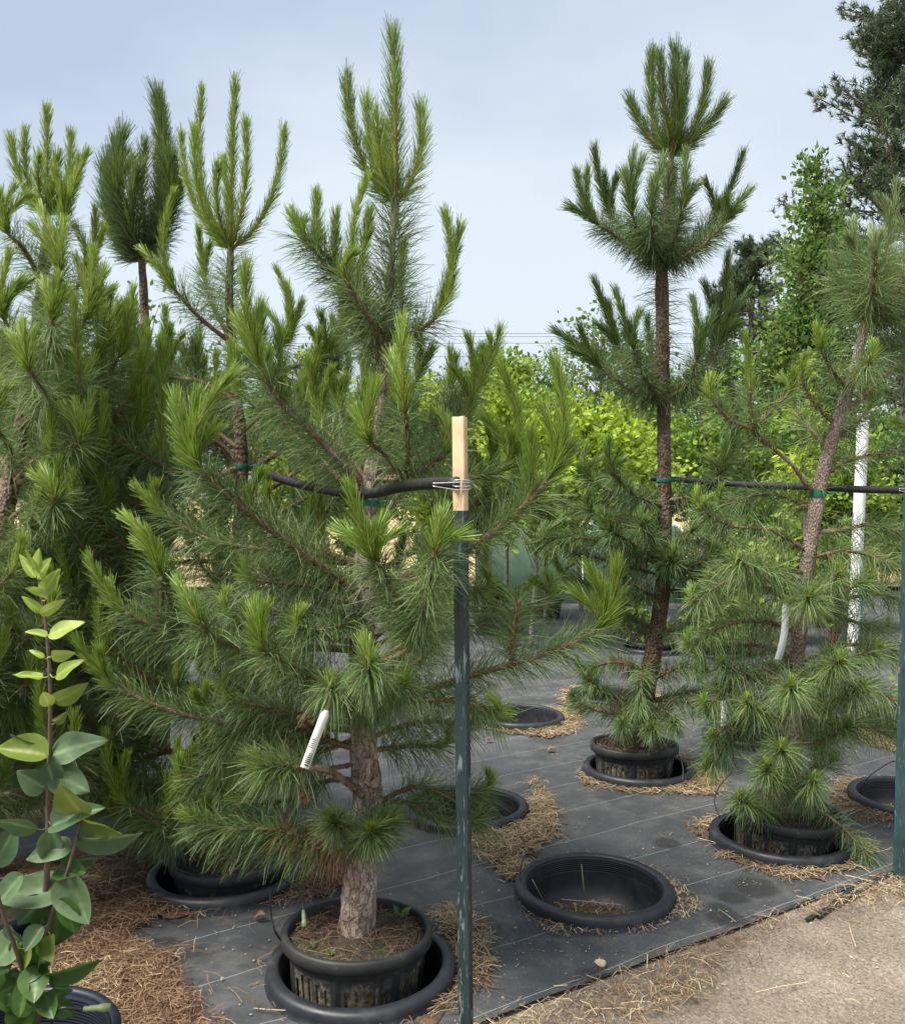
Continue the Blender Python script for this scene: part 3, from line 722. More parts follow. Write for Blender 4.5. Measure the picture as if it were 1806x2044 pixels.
class Pine:
    def __init__(s, label, d, trunk, rad, seed, dens=1.0, wd=.0021, oldL=.125, newL=.072, mats=('needle', 'fresh'), bark='youngbark', knob=.0, group='potted pines', vs=0.0):
        s.d = d; s.R = np.random.default_rng(seed); s.dens = dens; s.wd = wd; s.oldL = oldL; s.newL = newL; s.vs = vs
        s.mn, s.mf = M[mats[0]], M[mats[1]]; s.mats = mats
        pts = [P(q[0], q[1], d + (q[2] if len(q) > 2 else 0)) for q in trunk]
        s.path = spline(pts, .02 if bark == 'bark' else .03); s.base = pts[0].copy()
        s.root = empty('pine_tree', s.base, label, 'pine tree', group)
        g = Geo(); n = 28 if bark == 'bark' else 20; k = len(s.path)
        rr = np.interp(np.linspace(0, 1, k), np.linspace(0, 1, len(rad)), rad); s.rad = rr
        if knob: rr = rr * (1 + .10 * np.exp(-np.arange(k) / 6.0))
        t, u, w_ = frames(s.path); th = np.linspace(0, 2 * np.pi, n, endpoint=False)
        V = np.zeros((k, n, 3))
        for i in range(k):
            for j in range(n):
                dr = u[i] * math.cos(th[j]) + w_[i] * math.sin(th[j])
                q = s.path[i] + dr * rr[i]
                ns = noise.noise(q * Vector((42, 42, 17)) if False else (q[0] * 42, q[1] * 42, q[2] * 16)) + .6 * noise.noise((q[0] * 90, q[1] * 90, q[2] * 50))
                V[i, j] = s.path[i] + dr * (rr[i] * (1 + .035 * ns) + (.0035 if bark == 'bark' else .0012) * round(ns * 2.2))
        ii = np.arange(k - 1)[:, None] * n + np.arange(n)[None]; jj = np.arange(k - 1)[:, None] * n + (np.arange(n) + 1)[None] % n
        g.add(V.reshape(-1, 3), np.stack([ii, jj, jj + n, ii + n], -1).reshape(-1, 4))
        s.trunk = g.build('trunk', M[bark], s.root, s.base)
    def px(s, q, dd=0.0):
        return P(q[0], q[1], s.d + (q[2] if len(q) > 2 else dd))
    def candle(s, parent, p0, d0, tip, L=None, ang=(32, 14), dens=1400, r=.0055, mat=None):
        """one season's upright shoot, short needles pressed forward"""
        ln = np.linalg.norm(tip - p0)
        if ln < .03: return
        tip = p0 + (tip - p0) * max(.3, 1 - .045 / ln)      # needles reach past the stem's end
        c = p0 + nrm(d0) * ln * .38
        t = np.linspace(0, 1, max(6, int(ln / .02)))[:, None]
        path = (1 - t) ** 2 * p0 + 2 * t * (1 - t) * c + t ** 2 * tip
        L = (L or s.newL) * s.R.uniform(.88, 1.1)
        g = Geo(); tube(g, path, [r, r * .9, r * .75, r * .4], 6, 1)
        n = int(dens * s.dens * ln) + 20
        sh = s.R.normal(.07, .12) + s.vs
        needles(g, path, n, L, ang, s.wd, s.R, 0, r * .8, 0, .0, .985, ashift=sh, two=False)
        needles(g, path, 34, L * .8, (14, 9), s.wd, s.R, 0, .002, 0, .93, 1, ashift=sh + .12, two=False)
        g.build('new_shoot', [mat or s.mf, M['shoot']], parent, s.base)
    def branch(s, pts, candles=(), r=.011, bare=.25, dd=0.0, dens=1500, L=None, droop=.3, ang=(70, 42), sub=(), cl=None, tuft=0, deadbase=0, world=False, cang=(32, 14), tipr=.55, bark='twig', cmat=None):
        """a limb traced from the trunk; pts end at the node the new shoots rise from"""
        if not world:
            n = len(pts); W = []
            for i, q in enumerate(pts):
                W.append(P(q[0], q[1], s.d + (q[2] if len(q) > 2 else dd * (i / (n - 1)) ** .9)))
            i0 = np.argmin(np.linalg.norm(s.path - W[0], axis=1))
            if len(pts[0]) < 3 and np.linalg.norm(s.path[i0] - W[0]) < .30: W[0] = s.path[i0]
        else: W = [np.asarray(q) for q in pts]
        path = spline(W, .025); ln = arclen(path)[-1]
        g = Geo(); rad = np.linspace(r, r * tipr, 8)
        tube(g, path, rad, 6, 0)
        stubs(g, path, rad, int(900 * ln), s.R)
        nd = Geo(); L = L or s.oldL
        needles(nd, path, int(dens * s.dens * ln * (1 - bare)), L, ang, s.wd, s.R, 0, r * .7, droop, bare, 1, ashift=s.vs)
        if tuft: needles(nd, path, tuft, L, (62, 30), s.wd, s.R, 0, .003, droop, .80, 1, ashift=.12 + s.vs)
        if deadbase: needles(nd, path, deadbase, L * .9, (95, 60), s.wd, s.R, 1, .004, .6, .02, .5)
        ends = path[-1] - path[-3]
        shoots = []
        for q in sub:                       # side twigs: list of pixel points starting near the limb
            w0 = [P(a[0], a[1], (a[2] + s.d) if len(a) > 2 else s.d + dd) for a in q]
            i0 = np.argmin(np.linalg.norm((path - w0[0])[:, [0, 2]], axis=1)); off = path[i0] - w0[0]
            if all(len(a) < 3 for a in q): w0 = [x + np.array([0, off[1], 0]) for x in w0]
            w0[0] = path[i0]; sp = spline(w0, .025)
            tube(g, sp, np.linspace(r * .6, r * .42, 6), 6, 0); stubs(g, sp, np.linspace(r * .6, r * .42, 6), int(700 * arclen(sp)[-1]), s.R)
            needles(nd, sp, int(dens * s.dens * arclen(sp)[-1]), L, ang, s.wd, s.R, 0, r * .5, droop, .05, 1, ashift=s.vs)
        o = g.build('branch', M[bark], s.root, s.base)
        if nd.n:
            tag(nd.build('needles', [s.mn, M['dead']], o, s.base), kind='stuff')
        yend = path[-1][1]
        for q in candles:
            tip = P(q[0], q[1], yend + s.R.normal(0, .03) + (q[4] if len(q) > 4 else 0))
            if len(q) > 3:
                st = P(q[2], q[3], yend); i0 = np.argmin(np.linalg.norm((path - st)[:, [0, 2]], axis=1))
                # start anywhere on the limb or on a side twig
                p0 = path[i0] if np.linalg.norm((path[i0] - st)[[0, 2]]) < .06 else st
                tip[1] += p0[1] - yend
            else: p0 = path[-1]
            d0 = nrm(ends) + np.array([0, 0, .35]) if len(q) < 4 else nrm(tip - p0) + np.array([(tip - p0)[0] * .8, 0, -.1])
            s.candle(o, p0, d0, tip, cl, cang, mat=cmat)
        return o
    def trunk_needles(s, t0, t1, n, L=None, ang=(75, 60), droop=.35):
        g = Geo(); needles(g, s.path, int(n * s.dens), L or s.oldL, ang, s.wd, s.R, 0, .012, droop, t0, t1, ashift=s.vs)
        tag(g.build('needles', [s.mn], s.trunk, s.base), kind='stuff')
    def auto(s, t, az, ln, elev, rise=.35, bare=.3, nc=3, clen=.22, side=2, r=.011, dens=1400, droop=.3, cl=None, tuft=0, cvar=.3, cup=1.0):
        """a limb grown from the trunk at t: out along az, sweeping up, with side twigs and shoots"""
        R = s.R; i = int(t * (len(s.path) - 1)); b = s.path[i]
        h = np.array([math.cos(az), math.sin(az), 0]); up = np.array([0, 0, 1.0])
        e = math.radians(elev); pts = []
        for k in np.linspace(0, 1, 5):
            pts.append(b + h * ln * k * math.cos(e) + up * (ln * k * math.sin(e) + rise * ln * k ** 2.2) + R.normal(0, .012, 3) * (k > 0))
        path = spline(pts, .025); L_ = arclen(path)[-1]; g = Geo()
        tube(g, path, np.linspace(r, r * .5, 8), 6, 0); stubs(g, path, np.linspace(r, r * .5, 8), int(400 * L_), R)
        nd = Geo(); needles(nd, path, int(dens * s.dens * L_ * (1 - bare)), s.oldL, (72, 42), s.wd, R, 0, r * .7, droop, bare, 1, ashift=s.vs)
        if tuft: needles(nd, path, tuft, s.oldL, (60, 30), s.wd, R, 0, .003, droop, .82, 1, ashift=.1 + s.vs)
        ends = [(path[-1], nrm(path[-1] - path[-4]))]
        for k in range(side):
            tt = R.uniform(.4, .8); p0 = sample(path, tt); sg = 1 if k % 2 else -1
            hd = nrm(h * .75 + sg * np.array([-h[1], h[0], 0]) * R.uniform(.5, 1) + up * R.uniform(.1, .5)); sl = ln * R.uniform(.22, .42)
            sp = spline([p0, p0 + hd * sl * .55, p0 + hd * sl + up * sl * rise * .8], .025)
            tube(g, sp, np.linspace(r * .6, r * .4, 6), 6, 0)
            needles(nd, sp, int(dens * s.dens * arclen(sp)[-1]), s.oldL, (70, 42), s.wd, R, 0, r * .5, droop, .05, 1, ashift=s.vs)
            ends.append((sp[-1], nrm(sp[-1] - sp[-3])))
        o = g.build('branch', M['twig'], s.root, s.base)
        tag(nd.build('needles', [s.mn, M['dead']], o, s.base), kind='stuff')
        for k, (p, d) in enumerate(ends):
            m_ = nc if k == 0 else max(1, nc - 1 - (R.uniform() < .4))
            for j in range(m_):
                a2 = R.uniform(0, 6.28); sp = 0 if j == 0 else cvar
                dr = nrm(d * .55 + up * cup + sp * np.array([math.cos(a2), math.sin(a2), .1]))
                l_ = clen * R.uniform(.6, 1.2) * (1.15 if j == 0 else .8)
                s.candle(o, p, nrm(d + up * .2 + sp * .7 * np.array([math.cos(a2), math.sin(a2), 0])), p + dr * l_, cl)

# ---- T1: the front pine ------------------------------------------------------------------
potA = nursery_pot(*P(709, 1853, 2.86)[:2], .147, 'slotted black pot of the front pine, rim proud of its sunk socket', seed=3, tilt=(math.radians(-1.5), math.radians(1)))
A0 = P(712, 1862, 2.87)
T1 = Pine('dense front pine with scaly trunk and a hanging barcode tag', 2.88,
          [(712, 1884), (716, 1780), (721, 1690), (735, 1600), (727, 1500), (722, 1400), (724, 1250), (727, 1100), (737, 990), (752, 850), (767, 720), (776, 600), (786, 480), (790, 395)],
          [.060, .053, .049, .044, .042, .040, .036, .031, .027, .023, .018, .015, .012, .010], 101, dens=.88, wd=.0020, newL=.057, oldL=.112, bark='bark', knob=1, vs=.02)
t = T1
ldr = t.path[-1]
t.candle(t.trunk, ldr, np.array([0, 0, 1.]), P(785, 48, 2.90), .078, (36, 16), r=.009)
for x, y, dd in ((681, 132, -.05), (727, 185, .10), (848, 195, .03), (745, 205, -.12), (768, 235, .12)):
    t.candle(t.trunk, ldr + np.array([0, 0, -.01]), np.array([(x - 785) / 110., dd * 3, .55]), P(x, y, 2.90 + dd), .075, (36, 16), r=.007)
t.trunk_needles(.80, 1.0, 1100, .13, (62, 48), .15)
t.trunk_needles(.66, .80, 300, .12)
# upper whorl
t.branch([(767, 722), (742, 650), (712, 570)], [(730, 332), (742, 400, 700, 560)], r=.011, bare=.12, dd=-.08, sub=[[(735, 640), (680, 540), (610, 470)]], dens=2000, ang=(80, 45))
t.branch([(760, 700), (700, 600), (650, 530), (610, 480)], [(572, 405), (600, 420), (632, 362, 625, 500), (668, 398, 660, 545), (640, 440, 625, 500)], r=.009, bare=.2, dd=-.10, dens=1700)
t.branch([(770, 700), (740, 640), (690, 560)], [(708, 480)], dd=-.22, bare=.2)
t.branch([(770, 715), (828, 665), (866, 638)], [(893, 402), (925, 432, 872, 634)], r=.010, bare=.1, dd=-.03, dens=1900)
t.branch([(770, 715), (800, 640), (800, 560)], [(805, 470)], dd=.22, bare=.2)
t.branch([(765, 730), (740, 690), (720, 640)], [(700, 540)], dd=.25, bare=.2)
# second whorl, above the hose
t.branch([(742, 960), (805, 950), (813, 880), (808, 825)], [(803, 622), (780, 690)], r=.010, bare=.35, dd=-.30, dens=1500, cl=.082)
t.branch([(742, 960), (800, 952), (765, 905), (740, 885)], [(745, 752), (705, 800)], r=.009, bare=.5, dd=-.33, cl=.078)
t.branch([(745, 955), (830, 945), (888, 908)], [(880, 796), (915, 840)], r=.009, bare=.4, dd=-.25)
t.branch([(745, 950), (860, 900), (930, 835)], [(938, 655), (906, 716)], r=.010, bare=.4, dd=.12)
t.branch([(745, 945), (900, 960), (1000, 940)], [(1006, 712), (968, 815), (1030, 850)], r=.010, bare=.35, dd=.05, cl=.08)
t.branch([(742, 985), (640, 880), (568, 810), (520, 735)], [(486, 508), (520, 590), (470, 620), (548, 640, 560, 800)], r=.012, bare=.15, dd=-.15, dens=1900, L=.125, droop=.45, cl=.08)
t.branch([(742, 970), (690, 900), (650, 860)], [(635, 640), (660, 720), (610, 700)], r=.010, bare=.25, dd=.22)
t.branch([(748, 900), (800, 820), (830, 760)], [(840, 640), (870, 680)], r=.009, bare=.25, dd=.25)
# right limbs
t.branch([(735, 1170), (850, 1130), (940, 1092), (1025, 1030), (1092, 960)], [(1112, 705), (1085, 800), (1132, 850), (1060, 850, 1060, 1000), (1150, 880)], r=.014, bare=.32, dd=-.05, dens=1900, L=.125, cl=.085)
t.branch([(735, 1150), (860, 1080), (960, 1000)], [(975, 820), (945, 880), (1000, 860)], r=.010, bare=.35, dd=.28)
t.branch([(728, 1425), (840, 1382), (920, 1355), (1020, 1325), (1110, 1298), (1185, 1262)], [(1180, 1118), (1238, 1112), (1150, 1165), (1205, 1150)], r=.013, bare=.25, dd=-.12, dens=1800, L=.12, sub=[[(1015, 1330), (1030, 1240), (1040, 1200)]], cl=.082)
t.branch([(728, 1420), (830, 1400), (920, 1400), (990, 1425)], [(1000, 1385)], r=.009, bare=.3, dd=-.2, tuft=60, droop=.5)
t.branch([(728, 1300), (860, 1250), (1000, 1245), (1090, 1200)], [(1100, 1130), (1060, 1140)], r=.010, bare=.35, dd=.25)
# left limbs
t.branch([(728, 1185), (690, 1165), (560, 1072), (480, 1010), (402, 942)], [(343, 778), (388, 775), (465, 725), (425, 840), (360, 850)], r=.014, bare=.12, dd=-.28, dens=2100, L=.125, droop=.45, cl=.085)
t.branch([(728, 1190), (690, 1172), (600, 1168), (508, 1158)], [(473, 1105)], r=.009, bare=.25, dd=-.22, tuft=60, droop=.5)
t.branch([(727, 1130), (600, 1080), (520, 1030)], [(515, 920), (480, 960)], r=.010, bare=.3, dd=-.05)
t.branch([(722, 1405), (640, 1368), (540, 1322), (440, 1280), (402, 1248)], [(343, 1140), (375, 1170)], r=.013, bare=.10, dd=-.38, dens=2300, L=.128, droop=.5, sub=[[(540, 1322), (520, 1290), (522, 1285)]])
t.branch([(722, 1400), (620, 1350), (530, 1300)], [(500, 1188), (520, 1200)], r=.009, bare=.3, dd=-.42, cl=.075)
t.branch([(724, 1300), (560, 1290), (440, 1290), (345, 1268), (250, 1222)], [(163, 1095), (205, 1150)], r=.013, bare=.2, dd=-.22, dens=1900, L=.125, sub=[[(340, 1268), (328, 1190), (310, 1130)]], droop=.45)
t.branch([(724, 1290), (500, 1250), (340, 1265), (322, 1150)], [(240, 1010), (285, 1040), (262, 1060)], r=.011, bare=.55, dd=-.20)
t.branch([(722, 1460), (600, 1450), (440, 1440), (340, 1418), (235, 1375)], [(140, 1262), (186, 1280)], r=.011, bare=.2, dd=-.10, dens=1700, droop=.4)
t.branch([(722, 1450), (560, 1420), (430, 1420)], [(370, 1370), (400, 1350)], r=.010, bare=.2, dd=.10, dens=1800)
t.branch([(727, 1120), (560, 1100), (430, 1080), (330, 1030)], [(262, 960), (300, 950)], r=.010, bare=.3, dd=.15)
# limbs reaching to the viewer
t.branch([(727, 1330), (800, 1290), (832, 1262), (790, 1190), (748, 1122)], [(690, 952), (768, 1012), (662, 1040), (735, 1035), (800, 1040)], r=.011, bare=.38, dd=-.50, dens=2200, L=.118, droop=.35, cl=.068)
t.branch([(727, 1330), (810, 1300), (838, 1255), (852, 1180), (868, 1100)], [(886, 998), (925, 1048)], r=.010, bare=.40, dd=-.70, dens=2000, L=.125, cl=.07)
t.branch([(724, 1420), (740, 1390), (735, 1330)], [(722, 1252)], r=.009, bare=.15, dd=-.5, dens=2600, L=.118, droop=.7, tuft=200, cl=.06)
t.branch([(724, 1400), (700, 1380), (660, 1375)], [(650, 1330)], r=.009, bare=.1, dd=-.42, dens=2600, L=.125, droop=.7, tuft=120)
t.branch([(724, 1400), (770, 1385), (800, 1370)], [(815, 1330)], r=.009, bare=.1, dd=-.35, dens=2400, L=.125, droop=.6, tuft=120)
t.branch([(724, 1220), (680, 1250), (600, 1260)], [(590, 1200)], r=.009, bare=.1, dd=-.3, dens=2000, L=.125, droop=.6, tuft=100)
# low tufts
t.branch([(735, 1598), (690, 1560), (640, 1535), (530, 1532)], [(490, 1500)], r=.011, bare=.72, dd=-.40, tuft=330, L=.12, dens=2200, cl=.06, bark='twig')
t.branch([(722, 1680), (735, 1668), (742, 1662)], [(738, 1640)], r=.007, bare=.0, dd=-.20, tuft=320, L=.105, dens=2500, cl=.045)
t.branch([(722, 1670), (690, 1650), (665, 1642)], [(650, 1615)], r=.007, bare=.1, dd=-.16, tuft=220, L=.10, dens=2500, cl=.045)
t.branch([(722, 1660), (760, 1650), (775, 1640)], [(795, 1620)], r=.007, bare=.1, dd=-.14, tuft=200, L=.10, dens=2500, cl=.045)
t.branch([(720, 1700), (640, 1680), (540, 1655), (440, 1655), (395, 1642)], [(350, 1612), (405, 1625)], r=.009, bare=.28, dd=-.08, dens=1900, tuft=120, deadbase=320, droop=.5)
t.branch([(720, 1690), (660, 1690), (580, 1700)], [], r=.007, bare=.5, dd=-.05, dens=900, deadbase=300, droop=.7)
t.branch([(735, 1610), (830, 1570), (900, 1590), (965, 1578)], [(985, 1525)], r=.009, bare=.3, dd=.08, dens=1700, tuft=60)
t.branch([(733, 1620), (800, 1600), (900, 1640), (960, 1635)], [], r=.008, bare=.2, dd=.0, dens=1500, tuft=60, droop=.5)
t.branch([(728, 1500), (810, 1490), (880, 1490)], [(905, 1440)], r=.009, bare=.2, dd=.12, dens=1800)
t.branch([(727, 1500), (640, 1480), (560, 1490), (450, 1470)], [(420, 1440)], r=.009, bare=.25, dd=.18, dens=1700)
t.branch([(735, 1560), (650, 1560), (560, 1600), (480, 1600)], [(440, 1570)], r=.009, bare=.3, dd=.20, dens=1700)
for k, az in enumerate((60, 95, 130, 35)):
    t.auto(.36 + .04 * k, math.radians(az), .62, 12, nc=2, dens=1500)
    t.auto(.55 + .03 * k, math.radians(az + 12), .55, 20, nc=3, dens=1500)
for p_, dd in (([(722, 1470), (620, 1500), (520, 1440), (430, 1500)], -.05), ([(724, 1520), (600, 1540), (480, 1520), (380, 1560)], .05), ([(720, 1705), (640, 1700), (540, 1690), (460, 1690)], -.02), ([(720, 1690), (620, 1670), (520, 1640), (440, 1640)], .08), ([(728, 1500), (640, 1470), (560, 1420), (470, 1400)], -.15),
               ([(726, 1240), (640, 1230), (540, 1220), (470, 1230)], -.1), ([(726, 1200), (600, 1200), (470, 1190), (370, 1200)], .1), ([(727, 1130), (640, 1120), (560, 1140), (450, 1120)], .2), ([(724, 1360), (820, 1330), (880, 1270), (900, 1220)], -.2), ([(724, 1300), (800, 1230), (880, 1190), (960, 1180)], .1), ([(728, 1480), (800, 1450), (870, 1440), (930, 1450)], .05)):
    t.branch(p_, [(p_[-1][0] - 35 if p_[-1][0] < 700 else p_[-1][0] + 20, p_[-1][1] - 60)], r=.009, bare=.2, dd=dd, dens=1700, droop=.5, tuft=60)
# brown pollen cone clusters
def cones(tree, pxs):
    for x, y, dd in pxs:
        c0 = P(x, y, tree.d + dd); g = Geo(); R = np.random.default_rng(int(x))
        for k in range(9):
            d_ = nrm(R.normal(size=3)); a = c0 + d_ * .006; b_ = c0 + d_ * R.uniform(.02, .03)
            pp = a + (b_ - a) * np.linspace(0, 1, 6)[:, None]; tube(g, pp, np.array([.003, .0055, .006, .0055, .004, .0015]), 7)
        g.build('cone_cluster', M['cone'], tree.root, tree.base)
M['cone'] = plain('cone_brown', (.19, .085, .04), .7, .4, 200, bumpd=.002)
cones(T1, ((613, 1588, -.30), (604, 1577, -.30), (612, 1440, -.25), (606, 1425, -.25)))

# ---- T2: the pine with tall spindly shoots, behind the front one ---------------------------
nursery_pot(SK['B'][0] + .02, SK['B'][1] + .02, .115, 'black pot of the pine with tall spindly shoots, sunk in its socket', seed=5)
T2 = Pine('pine with tall spindly shoots rising behind the front pine', SK['B'][1] + .02,
          [(455, 1735), (462, 1600), (470, 1400), (478, 1150), (482, 920), (474, 800), (466, 700), (458, 600), (461, 492)],
          [.055, .048, .043, .038, .032, .027, .022, .018, .013], 202, dens=.85, wd=.0022, oldL=.118, newL=.058, vs=.11)
t = T2; D2 = t.d
tp = t.path[-1]
t.candle(t.trunk, tp, np.array([0, 0, 1.]), P(471, 138, D2), .062, (34, 18), r=.007)
for x, y, dd, sx in ((400, 158, .05, -.5), (380, 236, -.10, -.7), (354, 250, .12, -.9), (495, 222, -.05, .25), (430, 308, -.15, -.3), (577, 243, .02, 1.0), (445, 300, .2, -.1)):
    t.candle(t.trunk, tp + np.array([0, 0, -.01]), np.array([sx, dd * 2, .55]), P(x, y, D2 + dd), .06, (34, 18), r=.006)
t.trunk_needles(.80, .98, 700, .12, (66, 55), .3)
t.branch([(464, 690), (400, 635), (350, 580)], [(272, 482), (325, 525), (345, 362)], r=.010, bare=.4, dd=-.12, dens=1400)
t.branch([(465, 700), (520, 700), (555, 690)], [(556, 520), (580, 555), (612, 590), (530, 600)], r=.009, bare=.25, dd=-.05)
t.branch([(465, 690), (430, 620), (410, 560)], [(420, 470), (395, 440)], r=.009, bare=.25, dd=.2)
t.branch([(470, 760), (560, 740), (630, 720)], [(645, 610), (690, 640), (620, 640)], r=.009, bare=.3, dd=.1)
t.branch([(482, 935), (400, 955), (300, 915), (195, 855)], [(103, 632), (140, 690), (85, 700), (180, 700), (297, 648, 300, 912)], r=.013, bare=.25, dd=-.35, dens=1900, L=.12, droop=.4, cl=.07)
t.branch([(480, 930), (430, 880), (330, 840), (250, 790)], [(200, 690), (260, 690), (230, 640), (180, 740)], r=.011, bare=.25, dd=-.05)
t.branch([(474, 800), (400, 762), (350, 755)], [(330, 640), (300, 700), (365, 650)], r=.011, bare=.5, dd=.1)
t.branch([(478, 1100), (380, 1040), (260, 1000), (200, 960)], [(135, 900), (175, 870), (90, 930)], r=.012, bare=.25, dd=-.35, dens=1800)
t.branch([(478, 1120), (400, 1120), (300, 1120), (215, 1060)], [(158, 990), (200, 985)], r=.011, bare=.3, dd=-.30)
t.branch([(470, 1300), (350, 1300), (200, 1280), (100, 1230)], [(50, 1160), (90, 1150)], r=.011, bare=.3, dd=-.25)
t.branch([(470, 1380), (330, 1420), (210, 1450), (90, 1420)], [(40, 1330), (75, 1350)], r=.010, bare=.35, dd=-.1)
t.branch([(466, 1500), (330, 1560), (250, 1590), (190, 1560)], [(160, 1520)], r=.010, bare=.55, dd=-.1, deadbase=150)
t.branch([(466, 1520), (340, 1500), (230, 1545), (150, 1555)], [], r=.012, bare=.8, dd=-.2, dens=700)
for k, (z_, az, ln, el) in enumerate([(.2, 200, .7, 2), (.25, 150, .7, 5), (.3, 240, .6, 5), (.35, 170, .75, 10), (.4, 110, .6, 10), (.42, 215, .65, 12), (.48, 60, .6, 15), (.52, 150, .65, 18), (.58, 190, .6, 20), (.6, 90, .6, 25), (.66, 140, .55, 28), (.7, 30, .5, 30), (.2, 300, .5, 0), (.3, 290, .5, 8), (.06, 200, .6, 8), (.08, 240, .5, 8), (.1, 160, .7, 4), (.12, 280, .45, 5), (.15, 220, .7, 2), (.16, 100, .6, 4), (.04, 140, .6, 8), (.55, 20, .6, 20), (.6, 350, .55, 22), (.64, 45, .5, 25), (.68, 170, .5, 28), (.62, 120, .6, 22), (.5, 0, .6, 18), (.3, 185, .8, 6), (.36, 205, .8, 8), (.26, 170, .8, 4), (.12, 190, .8, 2)]):
    t.auto(z_, math.radians(az), ln, el, nc=3, dens=1500, clen=.24)

# ---- T3: dark pine with a bushy head -------------------------------------------------------
T3 = Pine('dark pine with a bushy broom of long needled shoots on a bare stem', 4.7,
          [(320, 1500), (312, 1200), (300, 900), (292, 700), (288, 600), (284, 520)], [.055, .045, .038, .030, .026, .018], 303, dens=.75, wd=.003, mats=('needle_d', 'fresh_d'), oldL=.118, newL=.11, bark='youngbark')
t = T3; tp = t.path[-1]
for x, y, dd, sx in ((243, 250, -.1, -.6), (228, 272, .1, -.8), (315, 172, .0, .3), (318, 190, .1, .2), (342, 295, -.15, .8), (270, 330, -.2, -.2), (210, 310, .05, -1)):
    t.candle(t.trunk, tp, np.array([sx, dd, .45]), P(x, y, 4.7 + dd), .125, (44, 20), dens=1900, r=.008)
t.branch([(285, 530), (255, 470), (235, 400)], [(240, 300), (210, 330), (260, 310)], r=.011, bare=.1, dd=-.1, dens=2000, cl=.11, cang=(42, 22))
t.branch([(285, 530), (320, 480), (340, 420)], [(345, 300), (320, 310), (365, 350)], r=.011, bare=.1, dd=-.1, dens=2000, cl=.11, cang=(42, 22))
t.branch([(285, 530), (290, 460), (285, 400)], [(290, 280)], r=.011, bare=.1, dd=.15, dens=2000, cl=.11, cang=(42, 22))
for k, (z_, az, ln, el) in enumerate([(.35, 200, .8, 8), (.4, 250, .8, 10), (.45, 170, .8, 10), (.5, 300, .8, 12), (.52, 220, .8, 15), (.58, 180, .7, 15), (.6, 270, .7, 20), (.62, 330, .7, 15)]):
    t.auto(z_, math.radians(az), ln, el, nc=3, dens=1300, clen=.26)

# ---- T4: the broad pine on the left ---------------------------------------------------------
X4, Y4 = SK['I']
nursery_pot(X4, Y4, .11, 'navy black pot of the broad pine behind the lilac', seed=8, litter=200, mat='blueplastic')
T4 = Pine('broad dense pine right behind the lilac, beside the spindly pine', Y4 + .35,
          [(-75, 1780), (-55, 1500), (-20, 1200), (35, 900), (75, 640), (95, 430)], [.055, .047, .040, .032, .022, .012], 404, dens=.8, wd=.0022, oldL=.118, newL=.058, vs=.18)
t = T4; tp = t.path[-1]; D4 = t.d
t.candle(t.trunk, tp, np.array([0, 0, 1.]), P(94, 196, D4), .06, (32, 18), r=.007)
for x, y, dd, sx in ((45, 245, .05, -.5), (14, 262, 0, -.9), (148, 248, .05, .5), (120, 290, -.1, .2), (75, 290, -.15, -.2), (165, 300, .1, .7)):
    t.candle(t.trunk, tp, np.array([sx, dd, .5]), P(x, y, D4 + dd), .062, (34, 18), r=.006)
t.trunk_needles(.7, .98, 500)
t.branch([(85, 560), (110, 500), (125, 450)], [(180, 285), (160, 330), (110, 320)], dd=-.15, bare=.2)
t.branch([(85, 560), (50, 500), (20, 470)], [(-10, 365), (30, 350), (60, 370)], dd=-.15, bare=.2)
t.branch([(80, 640), (130, 600), (165, 560)], [(195, 400), (150, 430), (215, 440)], dd=.0, bare=.2)
t.branch([(80, 640), (110, 590), (120, 550)], [(75, 395), (130, 420), (55, 430)], dd=-.3, bare=.2)
t.branch([(72, 760), (130, 700), (170, 640)], [(190, 480), (150, 490), (215, 520), (235, 560)], dd=-.3, bare=.2, dens=1700)
t.branch([(72, 760), (40, 700), (10, 640)], [(-20, 520), (20, 480), (45, 540), (70, 540)], dd=-.3, bare=.2, dens=1700)
t.branch([(72, 760), (100, 700), (105, 640)], [(85, 540), (120, 530), (140, 560)], dd=-.5, bare=.2, dens=1700)
t.branch([(62, 860), (120, 800), (180, 740)], [(245, 590), (215, 600), (270, 620)], dd=-.2, bare=.25, dens=1700)
t.branch([(62, 860), (90, 800), (60, 740)], [(40, 620), (70, 640), (15, 650)], dd=-.5, bare=.25, dens=1700)
t.branch([(50, 980), (110, 930), (160, 880)], [(150, 780), (190, 770), (120, 790)], dd=-.4, bare=.25, dens=1700)
t.branch([(50, 980), (20, 900), (-10, 850)], [(0, 740), (30, 750)], dd=-.35, bare=.25, dens=1700)
t.branch([(40, 1100), (90, 1050), (110, 1000)], [(55, 930), (85, 920)], dd=-.5, bare=.25, dens=1700)
t.branch([(30, 1200), (80, 1150), (110, 1110)], [(75, 1050), (110, 1040)], dd=-.3, bare=.25, dens=1700)
R_ = np.random.default_rng(9)
for k in range(22):
    z_ = .12 + .024 * k
    t.auto(z_, math.radians(R_.uniform(-110, 200)), .85 * (1 - .5 * z_) , 4 + 34 * z_, nc=3, dens=1500, clen=.22, side=2, cup=.7)

for k in range(28):
    z_ = .04 + .0164 * k
    t.auto(z_, math.radians(R_.uniform(-85, 110)), .72 * (1 - .4 * z_), 2 + 30 * z_, nc=2, dens=1800, clen=.15, side=3, bare=.15, cup=.55)

